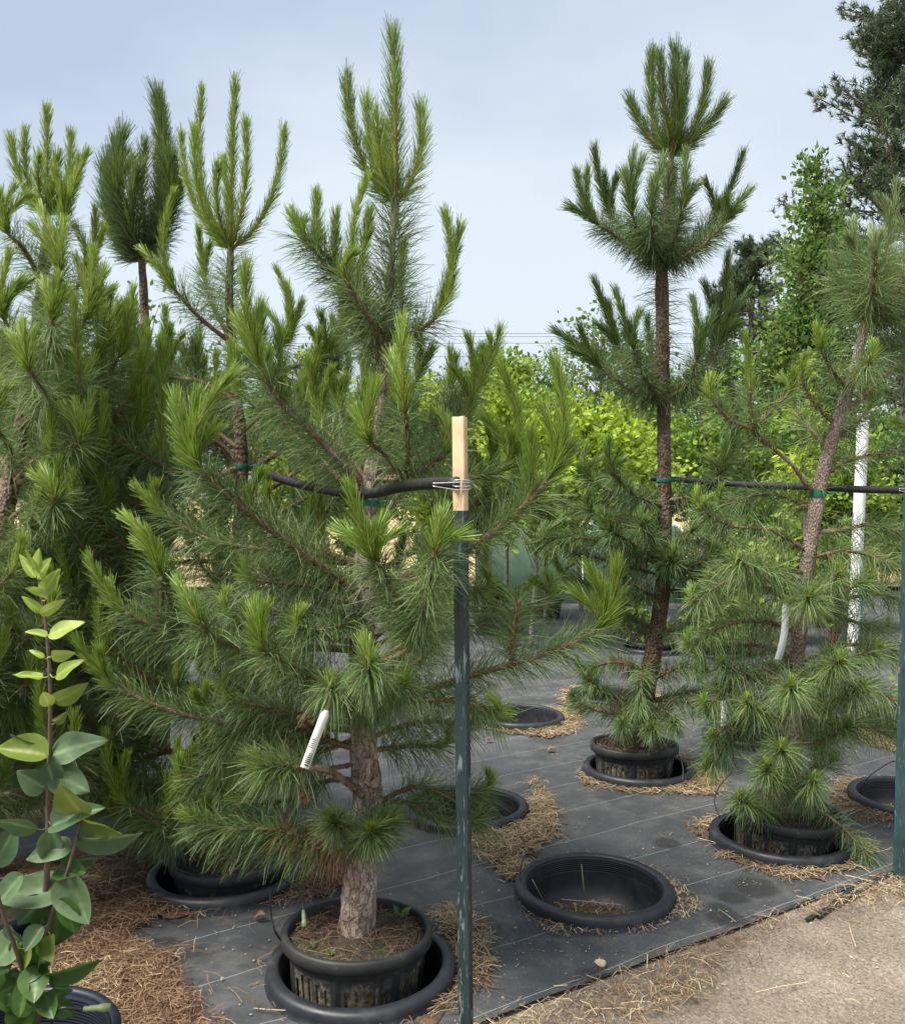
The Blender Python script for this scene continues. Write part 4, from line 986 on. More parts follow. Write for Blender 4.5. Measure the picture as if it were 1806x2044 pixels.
# ---- T5: the tall slender pine --------------------------------------------------------------
pe = SK['E']
nursery_pot(pe[0] - .01, pe[1] + .05, .165, 'black pot of the tall slender pine, raised in its socket', seed=11, tilt=(math.radians(-2), 0))
T5 = Pine('tall slender pine with a tiered crown on a long bare leader', pe[1] + .05,
          [(1268, 1500), (1285, 1400), (1312, 1250), (1325, 1130), (1326, 1000), (1324, 850), (1322, 700), (1321, 530), (1330, 400), (1340, 310)],
          [.058, .052, .046, .040, .038, .037, .037, .036, .022, .015], 505, dens=.75, wd=.0028, newL=.075, oldL=.118, mats=('needle', 'fresh_d'), bark='youngbark', vs=-.06)
t = T5; D5 = t.d; tp = t.path[-1]
def c5(p, lst, L=.062, r=.008):
    for x, y, dd in lst:
        t.candle(t.trunk, p, np.array([(x - 1335) / 120., dd * 2.5, .45]), P(x, y, D5 + dd), L, (34, 15), dens=1700, r=r)
c5(tp, [(1347, 86, 0), (1251, 190, .1), (1298, 96, .12), (1314, 97, -.1), (1368, 107, .15), (1345, 134, -.18), (1419, 122, 0), (1450, 200, -.05)], .098, .012)
t.trunk_needles(.855, .99, 900, .15, (75, 66), .2)
t.trunk_needles(.66, .86, 620, .16, (95, 88), .25)
t.trunk_needles(.45, .6, 160, .14, (95, 90), .3)
wh = [([(1321, 525), (1262, 492), (1195, 450)], [(1132, 408), (1145, 338), (1168, 330)], -.05), ([(1321, 525), (1270, 490), (1225, 440)], [(1183, 290), (1203, 344), (1228, 347)], .15),
      ([(1321, 525), (1280, 480), (1262, 430)], [(1242, 334), (1263, 292), (1283, 305)], -.22), ([(1321, 525), (1300, 480), (1300, 430)], [(1303, 352), (1326, 302)], -.35),
      ([(1321, 525), (1345, 480), (1360, 420)], [(1370, 290), (1396, 357)], -.30), ([(1321, 525), (1380, 490), (1420, 450)], [(1412, 357), (1486, 298), (1440, 400)], .05),
      ([(1321, 525), (1390, 500), (1440, 450)], [(1500, 372), (1455, 388), (1480, 410)], -.12), ([(1321, 525), (1330, 480), (1340, 430)], [(1345, 330), (1320, 340)], .3)]
for p_, c_, dd in wh:
    t.branch(p_, c_, r=.013, bare=.08, dd=dd, dens=2500, ang=(85, 50), droop=.2, cl=.088)
wl = [([(1323, 805), (1262, 782), (1200, 735)], [(1152, 645), (1104, 655), (1130, 690)], -.05), ([(1323, 805), (1270, 770), (1235, 700)], [(1183, 550), (1210, 600), (1190, 640)], .05),
      ([(1323, 805), (1290, 760), (1265, 700)], [(1225, 571), (1250, 640), (1274, 615)], -.2), ([(1323, 800), (1390, 765), (1420, 700)], [(1456, 498), (1430, 590), (1408, 561)], .05),
      ([(1323, 800), (1400, 760), (1435, 690)], [(1461, 573), (1498, 569), (1470, 640)], -.1), ([(1323, 800), (1370, 770), (1390, 720)], [(1383, 586), (1425, 615), (1395, 645)], -.25),
      ([(1323, 800), (1310, 760), (1300, 710)], [(1290, 630)], .35)]
for p_, c_, dd in wl:
    t.branch(p_, c_, r=.012, bare=.12, dd=dd, dens=2100, droop=.3, cl=.088, ang=(85, 50))
wm = [([(1325, 1010), (1230, 985), (1175, 955)], [(1165, 885), (1195, 905), (1150, 930)], -.05), ([(1325, 1010), (1270, 990), (1225, 950)], [(1210, 870), (1245, 905)], -.25),
      ([(1325, 1000), (1400, 985), (1435, 950)], [(1423, 925), (1450, 860), (1400, 900)], -.25), ([(1325, 1000), (1420, 960), (1460, 900)], [(1450, 735), (1480, 800), (1430, 790)], -.05),
      ([(1325, 1000), (1400, 1010), (1480, 990)], [(1500, 930), (1470, 940)], -.1), ([(1325, 1130), (1250, 1100), (1170, 1075), (1090, 1080)], [(1080, 1040), (1130, 1030)], -.1),
      ([(1325, 1130), (1270, 1090), (1220, 1060)], [(1190, 1010), (1240, 1000)], -.25), ([(1325, 1130), (1380, 1090), (1440, 1060)], [(1450, 1000), (1420, 1010)], .1),
      ([(1322, 1150), (1330, 1130), (1340, 1120)], [(1348, 1070), (1300, 1090)], -.3), ([(1325, 1130), (1400, 1130), (1440, 1150)], [(1400, 1060), (1440, 1090)], -.15),
      ([(1320, 1180), (1380, 1180), (1430, 1200)], [(1445, 1150)], -.15), ([(1318, 1200), (1220, 1180), (1130, 1150)], [(1100, 1100), (1150, 1110)], .1)]
for p_, c_, dd in wm:
    t.branch(p_, c_, r=.011, bare=.15, dd=dd, dens=1900, droop=.4, cl=.07, tuft=40)
for x, y, dd in ((1180, 1020, -.1), (1140, 1100, 0), (1230, 1150, -.2), (1200, 1210, .1), (1420, 1110, -.2), (1390, 1230, -.25), (1280, 1050, -.35), (1420, 980, .2), (1130, 1010, .2), (1380, 1060, -.3), (1240, 1240, 0)):
    t.branch([(1324, min(1260, y + 50)), ((x + 1324) / 2, y + 25), (x, y)], [(x + (x - 1324) * .08, y - 45), (x + 12, y - 30)], r=.009, bare=.15, dd=dd, dens=1600, droop=.4, cl=.065, tuft=30)
for p_, c_, dd, db in [([(1298, 1340), (1230, 1322), (1170, 1335)], [(1140, 1310)], -.1, 160), ([(1290, 1380), (1280, 1340), (1278, 1420)], [], -.25, 0), ([(1295, 1360), (1360, 1330), (1400, 1340)], [(1390, 1300)], -.25, 60),
                   ([(1285, 1400), (1220, 1390), (1180, 1360)], [(1160, 1340)], -.15, 60), ([(1283, 1410), (1330, 1420), (1345, 1445)], [(1345, 1425)], -.30, 0), ([(1283, 1410), (1250, 1425), (1240, 1450)], [(1235, 1430)], -.25, 0),
                   ([(1283, 1420), (1300, 1432), (1300, 1455)], [(1300, 1435)], -.32, 0), ([(1290, 1400), (1360, 1400), (1420, 1420)], [(1430, 1390)], -.2, 0), ([(1290, 1400), (1380, 1380), (1450, 1370)], [(1470, 1340)], .0, 0), ([(1280, 1430), (1200, 1420), (1150, 1400)], [(1140, 1370)], .1, 0)]:
    t.branch(p_, c_, r=.010, bare=.2, dd=dd, dens=1700, droop=.5, cl=.045, tuft=130, deadbase=db, L=.112)

# ---- T6: the crooked pine on the right -------------------------------------------------------
pf = SK['F']
nursery_pot(pf[0] + .02, pf[1] + .04, .155, 'black pot of the crooked forked pine, tilted in its socket', seed=13, tilt=(math.radians(2), math.radians(3)))
T6 = Pine('crooked pine with a pale forked trunk leaning toward the teal post', pf[1] + .04,
          [(1572, 1625), (1580, 1500), (1588, 1340), (1597, 1230), (1610, 1130), (1622, 1050), (1632, 985), (1645, 930), (1668, 850), (1695, 765), (1715, 690), (1728, 640)],
          [.046, .040, .036, .034, .034, .034, .031, .032, .029, .025, .021, .018], 606, dens=.68, wd=.0023, newL=.06, oldL=.128, mats=('needle', 'fresh'), bark='palebark', vs=.10)
t = T6; tp = t.path[-1]; D6 = t.d
M['stub'] = leafmat('stub_needle', [(0, (.07, .12, .03)), (.5, (.15, .225, .07)), (1, (.33, .40, .19))], .4, .25, spec=.5)
for p_, c_, dd in [([(1728, 640), (1720, 560), (1708, 510)], [(1700, 430), (1682, 455), (1690, 470)], -.05), ([(1728, 640), (1760, 560), (1775, 490)], [(1790, 352), (1765, 385), (1748, 378)], .05), ([(1728, 640), (1780, 600), (1810, 540)], [(1820, 380), (1800, 430)], -.1),
                   ([(1728, 640), (1742, 580), (1745, 520)], [(1740, 440), (1760, 450)], -.25), ([(1728, 640), (1690, 590), (1672, 540)], [(1662, 470)], .1), ([(1728, 640), (1800, 630), (1850, 590)], [(1880, 500)], .0), ([(1728, 640), (1770, 570), (1800, 520)], [(1830, 440)], .3)]:
    t.branch(p_, c_, r=.014, bare=.05, dd=dd, dens=2300, L=.16, droop=.35, ang=(80, 40), cl=.062, cang=(30, 14), cmat=M['stub'])
t.trunk_needles(.80, 1.0, 420, .16, (95, 75), .35)
t.trunk_needles(.60, .8, 160, .15, (95, 80), .4)
for p_, c_, dd, ba in [([(1632, 985), (1610, 970), (1582, 930), (1530, 885), (1495, 850)], [], -.10, .65), ([(1535, 890, -.075), (1510, 868, -.085), (1498, 830, -.1), (1496, 780, -.11)], [(1486, 655)], -.12, .3),
                       ([(1500, 855, -.095), (1460, 840, -.1), (1420, 800, -.12)], [(1415, 735), (1440, 740)], -.12, .1), ([(1500, 855, -.095), (1540, 820, -.1), (1570, 790, -.12)], [(1590, 730), (1560, 740)], -.12, .1),
                       ([(1640, 950), (1690, 920), (1750, 908), (1830, 890)], [(1850, 830), (1780, 830)], -.05, .15), ([(1620, 1068), (1680, 1058), (1740, 1048), (1830, 1075)], [(1850, 1050)], -.02, .2),
                       ([(1680, 815), (1720, 795), (1760, 755), (1830, 690)], [(1850, 620), (1800, 640)], -.05, .2), ([(1690, 780), (1660, 740), (1640, 700)], [(1625, 640), (1650, 650)], -.15, .1),
                       ([(1690, 780), (1720, 740), (1735, 720)], [(1745, 670)], -.3, .1), ([(1660, 870), (1700, 850), (1730, 820)], [(1760, 770), (1740, 770)], .2, .1), ([(1650, 900), (1620, 860), (1590, 830)], [(1580, 770)], .25, .2),
                       ([(1665, 850), (1620, 800), (1600, 760)], [(1605, 700)], -.05, .1), ([(1700, 740), (1760, 700), (1800, 690)], [(1815, 620)], .1, .1)]:
    i0 = 0
    t.branch(p_, c_, r=.010, bare=ba, dd=dd, dens=1500, L=.128, droop=.4, cl=.062, cang=(28, 14))
tf = [(1600, 1168, -.30, 300), (1480, 1108, -.28, 230), (1655, 1150, -.22, 200), (1720, 1170, -.15, 200), (1690, 1328, -.40, 380), (1720, 1370, -.36, 300), (1563, 1362, -.40, 300), (1450, 1330, -.2, 180),
      (1560, 1478, -.36, 300), (1492, 1395, -.25, 200), (1519, 1526, -.34, 330), (1627, 1550, -.34, 330), (1512, 1588, -.30, 200), (1760, 1300, -.2, 200), (1700, 1450, -.15, 200)]
for x, y, dd, n_ in tf:
    i0 = np.argmin(np.abs(t.path[:, 2] - P(x, y, D6)[2])); b0 = t.path[max(0, i0 - 3)]
    e0 = P(x, y, D6 + dd)
    e0 = e0 + t.R.normal(0, .02, 3); mid = (b0 + e0) / 2 + np.array([0, 0, -.02 if abs(x - 1600) < 200 else .02])
    t.branch([b0, mid, e0], [], world=True, r=.008, bare=.3, dens=2100, L=(.112 if y > 1500 else .135) * t.R.uniform(.85, 1.12), tuft=int(n_ * t.R.uniform(.35, .7)), droop=t.R.uniform(.3, .7), ang=(80, 60))
    o_ = t.root.children[-1]
    t.candle(o_, e0, nrm(e0 - mid), e0 + nrm(e0 - mid) * .03 + np.array([0, -.01, .055]), .035, (28, 14))
for p_, c_, dd in [([(1585, 1410), (1640, 1440), (1720, 1450), (1780, 1470)], [(1790, 1440)], -.1), ([(1583, 1450), (1640, 1420), (1700, 1410), (1790, 1440)], [(1800, 1400)], .1), ([(1578, 1560), (1640, 1620), (1690, 1660), (1735, 1712)], [], -.3),
                   ([(1590, 1320), (1680, 1290), (1760, 1290), (1800, 1310)], [(1820, 1270)], -.1), ([(1596, 1240), (1680, 1200), (1750, 1185), (1800, 1200)], [(1810, 1150)], .05), ([(1580, 1480), (1520, 1440), (1450, 1450), (1420, 1480)], [(1410, 1450)], -.1),
                   ([(1590, 1320), (1520, 1290), (1450, 1290), (1400, 1300)], [(1390, 1270)], -.1), ([(1598, 1220), (1540, 1180), (1470, 1150), (1420, 1160)], [(1400, 1130)], -.05), ([(1600, 1210), (1700, 1240), (1760, 1260)], [(1780, 1230)], .15)]:
    t.branch(p_, c_, r=.009, bare=.25, dd=dd, dens=1500, L=.12, tuft=50, droop=.45, cl=.045, ang=(80, 55))
for p_, c_, dd in [([(1615, 1100), (1540, 1060), (1460, 1050), (1400, 1020)], [(1385, 960), (1420, 975)], -.15), ([(1605, 1160), (1530, 1140), (1450, 1160), (1390, 1200)], [(1370, 1160)], -.2), ([(1595, 1260), (1520, 1240), (1440, 1250), (1380, 1290)], [(1365, 1250)], -.2), ([(1590, 1330), (1530, 1340), (1460, 1370), (1410, 1410)], [(1395, 1380)], -.22),
                   ([(1610, 1120), (1680, 1100), (1740, 1110), (1800, 1140)], [(1815, 1090)], -.15), ([(1590, 1350), (1660, 1350), (1740, 1380), (1800, 1400)], [(1812, 1360)], -.2), ([(1625, 1020), (1560, 990), (1500, 990), (1450, 1010)], [(1430, 960)], .1), ([(1584, 1430), (1520, 1430), (1450, 1490), (1415, 1530)], [(1400, 1500)], -.15)]:
    t.branch(p_, c_, r=.009, bare=.2, dd=dd, dens=1900, L=.12, tuft=40, droop=.4, cl=.05, ang=(75, 48))
for k in range(4):
    t.auto(.05 + .08 * k, math.radians(40 + 17 * k), .42, 8, nc=1, clen=.05, side=2, dens=1500, tuft=80)

# ------------------------------------------------------------------ sunk socket pots
socket('A', 'black socket pot around the slotted pot of the front pine')
socket('B', 'black socket pot around the spindly pine pot in brown litter')
socket('C', 'wide empty black socket pot with straw stalks inside', -.135, 170)
socket('D', 'empty black socket pot beside the pale straw heap')
socket('E', 'black socket pot around the tall slender pine pot')
socket('F', 'black socket pot around the crooked pine pot')
socket('G', 'socket pot full of dry litter beside the teal post', -.09, 420)
socket('H', 'black socket pot in pale straw behind the front pine limbs', -.2)
socket('I', 'navy socket pot around the broad pine pot behind the lilac', mat='blueplastic')
socket('J', 'black socket pot directly beyond the tall slender pine', -.2)
socket('K', 'black socket pot holding the maple seedling pot', -.2)
socket('L', 'black socket pot holding the shrub pot beyond the teal post', -.2)
socket('N', 'black socket pot of the leafy seedling behind the slender trunk', -.2)
socket('O', 'black socket pot of the broad leaved shrub behind the steel post', -.2)
socket('Q', 'empty black socket pot far back on the cloth', -.2)
socket('R', 'black socket pot of the leafy shrub between the slender and crooked pines', -.2)
# drip tubes arching into the pots
def drip(label, pts, emitter=True):
    g = Geo(); path = spline([P(*q) for q in pts], .01); o_ = path[-1]
    root = empty('drip_tube', path[-1], label, 'irrigation tube', 'thin black drip tubes')
    tube(g, path, .0032, 6); g.build('tube', M['tube'], root, o_)
    if emitter:
        g = Geo(); e_ = path[0]; d_ = nrm(path[0] - path[2])
        tube(g, [e_ - d_ * .03, e_ - d_ * .01, e_, e_ + d_ * .006, e_ + d_ * .026], [.005, .007, .007, .009, .009], 8)
        g.build('emitter', M['emitter'], root, o_)
M['emitter'] = plain('emitter_green', (.16, .20, .10), .5, .2, 60)
da, dc, de, df = SK['A'][1], SK['C'][1], SK['E'][1], SK['F'][1]
drip('black drip tube arching over the rim of the front pine pot', [(722 - 115, 1835, da), (603, 1795, da + .05), (588, 1770, da + .1), (560, 1760, da + .2), (540, 1790, da + .2), (546, 1850, da + .1), (566, 1885, da + .1)])
drip('short drip tube looped over the edge of the empty pot', [(1070, 1775, dc + .1), (1042, 1770, dc + .02), (1039, 1735, dc + .05), (1050, 1705, dc + .15), (1072, 1712, dc + .22)], False)
drip('drip tube hanging down the side of the slender pine pot', [(1345, 1478, de - .15), (1352, 1500, de - .2), (1362, 1530, de - .28), (1362, 1558, de - .34)], False)
drip('drip tube curling into the crooked pine pot', [(1460, 1540, df + .12), (1435, 1570, df + .1), (1425, 1600, df + .05), (1436, 1632, df - .02)], False)
drip('drip tube standing in the litter filled pot', [(1800, 1600, SK['G'][1]), (1795, 1540, SK['G'][1]), (1780, 1520, SK['G'][1] + .1), (1728, 1555, SK['G'][1] + .1), (1716, 1585, SK['G'][1] + .1)], False)

# ------------------------------------------------------------------ steel T-posts
TP = np.array([(-.019, -.0015), (-.0045, -.0035), (-.004, -.026), (.004, -.026), (.0045, -.0035), (.019, -.0015), (.019, .003), (-.019, .003)])
def tpost(label, top, bot, d, split, ex, mats, studs, scale=1.0, tie=None):
    A, B = P(*bot, d), P(*top, d)
    z0 = G(bot[0], bot[1])[2]
    if A[2] > 0:
        A = A + (A - B) * (A[2] / (B[2] - A[2]))
    root = empty('steel_post', A, label, 'post', 'steel T posts carrying the support hose')
    ax = nrm(B - A); ex = nrm(np.asarray(ex) - ax * np.dot(ex, ax)); ey = np.cross(ax, ex)
    C = A + (B - A) * split
    prof = TP * scale
    for nm, a, b_, mt in (('shaft', A - ax * .12, C, mats[0]), ('painted_top', C, B, mats[1])):
        if np.linalg.norm(b_ - a) < .02: continue
        g = Geo(); prism(g, prof, a, b_, ex, ey)
        n_ = len(prof); off = prof[:, :1] * ex + prof[:, 1:] * ey
        g.add(b_ + off, [[0, 1, 4, 5], [1, 2, 3, 4], [0, 5, 6, 7]])
        g.build(nm, M[mt], root, A, smooth=False)
    for k in range(studs[0]):
        c_ = A + ax * (.12 + .055 * k) + ex * studs[2] + ey * studs[1]
        g = Geo(); tube(g, [c_ - ax * .014, c_ - ax * .006, c_ + ax * .006, c_ + ax * .014], [.002, .0055, .0055, .002], 6)
        g.build('stud', M[mats[0]], root, A)
    if tie:
        g = Geo(); c_ = P(tie[0], tie[1], d)
        for k, o_ in enumerate((-.012, -.004, .006, .012)):
            l = [c_ + ex * (-.024 * scale - (.05 if k in (0, 2) else 0)) + ax * (o_ * .4 + .002) + ey * -.006, c_ + ex * -.02 + ey * -.024 + ax * o_, c_ + ey * -.030 + ax * o_, c_ + ex * .018 + ey * -.024 + ax * o_ * .9, c_ + ex * .026 + ey * -.004 + ax * o_ * .6, c_ + ex * .021 + ey * .008 + ax * o_ * .6]
            tube(g, spline(l, .006), .0016, 6)
        g.build('wire_tie', M['wire'], root, A)
    return root
tpost('dark green steel post with a cream painted top tied to the hose', (917.5, 832), (930.5, 2100), 2.3, .0, (1, .22, 0), ('post', 'cream'), (0, 0, 0), 1.02) if False else None
b1, t1 = P(930.5, 2100, 2.3), P(917.5, 832, 2.3)
fr1 = 1 - (1018 - 832) / 1800 * 2.3 / np.linalg.norm(t1 - (b1 + (b1 - t1) * (b1[2] / (t1[2] - b1[2]))))
tpost('dark green steel post with a cream painted top tied to the hose', (917.5, 832), (930.5, 2100), 2.3, fr1, (1, .35, 0), ('post', 'cream'), (22, .006, 0.0), 1.04, (918, 968))
D_P2 = G(1788, 1757)[1]
tpost('teal studded steel post at the cloth edge beside the crooked pine', (1814, 860), (1788, 1755), D_P2, 1.0, (.8, .6, 0), ('post2', 'cream'), (26, -.030, .0), 1.25, (1811, 978))

# ------------------------------------------------------------------ hose supports and ties
def hose(label, pts, r=.0160):
    path = spline([P(*q) for q in pts], .02); g = Geo(); tube(g, path, r, 12, wob=.01)
    tag(g.build('support_hose', M['hose'], None, path[0]), label, 'hose', 'black support hoses at hose height')
hose('black rubber hose from the cream topped post back past the front pine', [(912, 964, 2.285), (860, 965, 2.42), (800, 972, 2.6), (745, 984, 2.75), (690, 984, 2.95), (620, 972, 3.2), (550, 952, 3.45), (490, 925, 3.68)])
hose('black rubber hose between the slender pine and the teal post', [(1300, 955, 5.16), (1345, 957, 5.06), (1400, 961, 4.85), (1500, 968, 4.55), (1610, 972, 4.25), (1720, 977, 3.9), (1811, 978, 3.66)])
def tie(tree, x, y, dd=0, h=.02, extra=.004):
    c_ = P(x, y, tree.d + dd); i0 = np.argmin(np.abs(tree.path[:, 2] - c_[2])); c0 = tree.path[i0]; r = tree.rad[i0] + extra
    g = Geo()
    lathe(g, [(r, -h / 2), (r + .003, 0), (r, h / 2)], c0, 24)
    tube(g, [c0 + np.array([r, -r * .3, 0]), c0 + np.array([r + .03, -.02, .006]), c0 + np.array([r + .045, -.015, -.03])], .004, 5)
    g.build('tie_tape', M['tie'], tree.root, tree.base)
tie(T1, 737, 998); tie(T5, 1325, 962); tie(T6, 1635, 980, h=.03); tie(T2, 482, 935)

# ------------------------------------------------------------------ plant tags
m, n, b = newmat('barcode_tag')
tcn = n.nodes.new('ShaderNodeTexCoord'); sp_ = n.nodes.new('ShaderNodeSeparateXYZ'); n.links.new(tcn.outputs['UV'], sp_.inputs[0])
fl = math_('FLOOR', math_('MULTIPLY', sp_.outputs['Y'], 60)); wn = n.nodes.new('ShaderNodeTexWhiteNoise'); wn.noise_dimensions = '1D'
n.links.new(fl, wn.inputs['W']); bar = math_('GREATER_THAN', math_('ADD', math_('FRACT', math_('MULTIPLY', sp_.outputs['Y'], 30)), math_('MULTIPLY', math_('SUBTRACT', wn.outputs['Value'], .5), .5)), .5)
yy_ = sp_.outputs['Y']; xx_ = sp_.outputs['X']
z1 = math_('MULTIPLY', math_('GREATER_THAN', yy_, .03), math_('LESS_THAN', yy_, .26)); z2 = math_('MULTIPLY', math_('GREATER_THAN', yy_, .34), math_('LESS_THAN', yy_, .52))
zx = math_('MULTIPLY', math_('GREATER_THAN', xx_, .12), math_('LESS_THAN', xx_, .70)); zx2 = math_('MULTIPLY', math_('GREATER_THAN', xx_, .38), math_('LESS_THAN', xx_, .85))
msk = math_('MULTIPLY', bar, math_('MAXIMUM', math_('MULTIPLY', z1, zx), math_('MULTIPLY', z2, zx2)))
n.links.new(mixc(n, msk, (.60, .61, .57), (.03, .03, .03)), b.inputs['Base Color']); b.inputs['Roughness'].default_value = .5; M['tag'] = m
M['tagplain'] = plain('tag_white', (.72, .77, .80), .5, .05, 20)
def plant_tag(label, top, bot, d, wpx, mat, curl=.02):
    A, B = P(*top, d), P(*bot, d - .01); ax = nrm(B - A); sd = nrm(np.cross(ax, [0.12, -1, 0.05])); w_ = wpx / 1800 * d
    nn = nrm(np.cross(sd, ax)); V = []; uv = []
    for k in range(13):
        f = k / 12; c_ = A + (B - A) * f + nn * curl * math.sin(f * 3.0) + sd * .001 * math.sin(f * 3.1)
        ww = w_ * (1 if f > .06 else .5)
        for s_ in (-.5, .5):
            for o_ in (-.0003, .0003): V.append(c_ + sd * ww * s_ + nn * o_); uv.append((s_ + .5, 1 - f))
    q = []
    for k in range(12):
        a = k * 4; q += [[a, a + 2, a + 6, a + 4], [a + 1, a + 5, a + 7, a + 3], [a, a + 4, a + 5, a + 1], [a + 2, a + 3, a + 7, a + 6]]
    g = Geo(); g.add(V, q); o_ = g.build('plant_tag', M[mat], None, A)
    ul = o_.data.uv_layers.new(name='UVMap')
    for l in o_.data.loops: ul.data[l.index].uv = uv[l.vertex_index]
    tag(o_, label, 'tag', 'white plant tags')
plant_tag('white barcode tag slung on the front pine', (652, 1418), (608, 1533), 2.36, 18, 'tag', .004)
plant_tag('long blank white tag hanging by the crooked pine trunk', (1566, 1205), (1551, 1316), D6 - .12, 15, 'tagplain', .03)
plant_tag('white printed tag above the maple seedling', (1442, 1398), (1441, 1470), 4.75, 13, 'tag')

M['darksteel'] = plain('dark_steel', (.022, .028, .026), .6, .5, 40)
# ------------------------------------------------------------------ stone, stakes, fallen bits
g = Geo(); c_ = G(1199, 1926, .02); R_ = np.random.default_rng(3)
bm = bmesh.new(); bmesh.ops.create_icosphere(bm, subdivisions=3, radius=1)
V = np.array([v_.co for v_ in bm.verts]); Fc = np.array([[v_.index for v_ in f.verts] for f in bm.faces]); bm.free()
V = V * (1 + .28 * np.array([noise.noise(tuple(v_ * 1.6)) for v_ in V])[:, None]) * np.array([.020, .015, .013])
ang_ = -.5; Rm = np.array([[math.cos(ang_), -math.sin(ang_), 0], [math.sin(ang_), math.cos(ang_), 0], [0, 0, 1]])
g.add(V @ Rm.T + np.array([c_[0], c_[1], .026]), None, Fc)
M['stone'] = plain('stone', (.42, .34, .26), .9, .3, 60, bumpd=.004)
tag(g.build('stone', M['stone'], None, (c_[0], c_[1], .02)), 'small pale stone lying on the cloth', 'stone')
for lab, a, b_ in (('rusty dark flat stake lying at the foot of the teal post', (1772, 1748), (1608, 1836)), ('dark green flat stake lying half off the cloth', (1700, 1772), (1632, 1830))):
    p0, p1 = G(*a, .03), G(*b_, .012); g = Geo(); ax = nrm(p1 - p0); ex = nrm(np.cross(ax, [0, 0, 1]))
    prism(g, [(-.007, -.003), (.007, -.003), (.007, .003), (-.007, .003)], p0, p1, ex, np.cross(ex, ax))
    tag(g.build('ground_stake', M['darksteel'], None, p0, smooth=False), lab, 'stake')
M['deadleaf'] = plain('dead_leaf', (.16, .085, .05), .7, .35, 60)
def bent_leaf(g, base, tip, wr, roll, fold=.25, curl=.15, m=0, n=6, heart=.0, vmid=.9, vr=.45, wave=.0, R=None):
    base, tip = np.asarray(base), np.asarray(tip); ax = tip - base; ln = np.linalg.norm(ax); ax = ax / ln
    s0 = np.cross(ax, [0, -1, .15]); s0 = nrm(s0); u0 = np.cross(s0, ax)
    s = s0 * math.cos(roll) + u0 * math.sin(roll); u = np.cross(s, ax)
    V = []; A_ = []; JS = np.linspace(-1, 1, 9) if n > 8 else np.linspace(-1, 1, 5); nj = len(JS)
    for i in range(n + 1):
        f = i / n; wdt = ln * wr * .5 * (math.sin(math.pi * (f ** .62)) ** .8) * (1.0 if f < .999 else 0) + .0004
        c0 = base + ax * ln * f + u * (curl * ln * (f ** 2) * -1)
        back = heart * ln * max(0, 1 - f * 4)
        for j in JS:
            vn = math.sin((f * 1.0 - abs(j) * .22) * 34)
            V.append(c0 + s * wdt * j - ax * back * abs(j) + u * (fold * wdt * abs(j) ** 1.4) + u * wave * ln * math.sin(f * 9 + j * 2) * abs(j) + u * ln * .006 * vn * (n > 8) * (1 - abs(j)) * (j != 0))
            A_.append(vmid if abs(j) < .01 else vr + (.10 * max(0, vn) ** 3 if n > 8 else .06 * math.sin(i * 2.2)) + (.12 if abs(j) > .99 else 0))
    q = [[i * nj + j, i * nj + j + 1, (i + 1) * nj + j + 1, (i + 1) * nj + j] for i in range(n) for j in range(nj - 1)]
    g.add(V, q, None, m, A_)
for lab, x, y, s_ in (('curled brown dead leaf on the cloth by the front pine pot', 520, 1832, 13), ('dark dry leaf on the cloth before the slender pine', 1100, 1498, 9), ('small dry leaf behind the steel post', 976, 1478, 8)):
    c_ = G(x, y, .03); g = Geo(); k = s_ / 1800 * c_[1]
    bent_leaf(g, c_ + np.array([-k, .01, 0]), c_ + np.array([k, -.01, .012]), .7, 1.2, .5, -.2, wave=.06)
    tag(g.build('dead_leaf', M['deadleaf'], None, c_), lab, 'leaf')

# ------------------------------------------------------------------ the lilac in its pot
M['lil_y'] = leafmat('lilac_young', [(0, (.17, .26, .03)), (.45, (.27, .38, .055)), (1, (.48, .55, .16))], .42, .4, spec=.35)
M['lil_o'] = leafmat('lilac_olive', [(0, (.10, .15, .02)), (.45, (.15, .21, .032)), (1, (.32, .36, .10))], .45, .35, spec=.35, scale=40)
M['lil_b'] = leafmat('lilac_blue', [(0, (.055, .10, .045)), (.45, (.088, .145, .072)), (1, (.24, .32, .16))], .62, .22, (.14, .22, .05), spec=.25, scale=30)
M['lil_d'] = leafmat('lilac_dark', [(0, (.035, .085, .016)), (.45, (.055, .12, .022)), (1, (.13, .22, .06))], .42, .3, spec=.4, scale=30)
M['lil_s'] = plain('lilac_stem', (.105, .07, .05), .7, .35, 40, bumpd=.002)
DL = 1.95
lil = empty('lilac_shrub', P(78, 2010, DL), 'young lilac with grey green heart shaped leaves and a lime green tip', 'shrub')
lo_ = np.array(lil.location)
stems = [[(74, 2046, 0), (78, 1934, 0), (88, 1824, 0), (95, 1734, 0), (97, 1651, 0), (98, 1560, 0), (101, 1445, 0), (100, 1345, 0), (92, 1245, 0), (83, 1185, 0), (76, 1135, 0)],
         [(78, 1950, 0), (103, 1827, -.02), (133, 1747, -.04), (164, 1632, -.05)], [(70, 1975, 0), (50, 1944, -.02), (30, 1890, -.05), (3, 1811, -.08), (-12, 1740, -.1)]]
spaths = []
for k, st in enumerate(stems):
    g = Geo(); sp = spline([P(x, y, DL + z_) for x, y, z_ in st], .02); spaths.append(sp)
    tube(g, sp, np.linspace(.0085, .0028, 10) if k == 0 else np.linspace(.0055, .003, 8), 8, wob=.04); g.build('stem', M['lil_s'], lil, lo_)
allst = np.vstack(spaths)
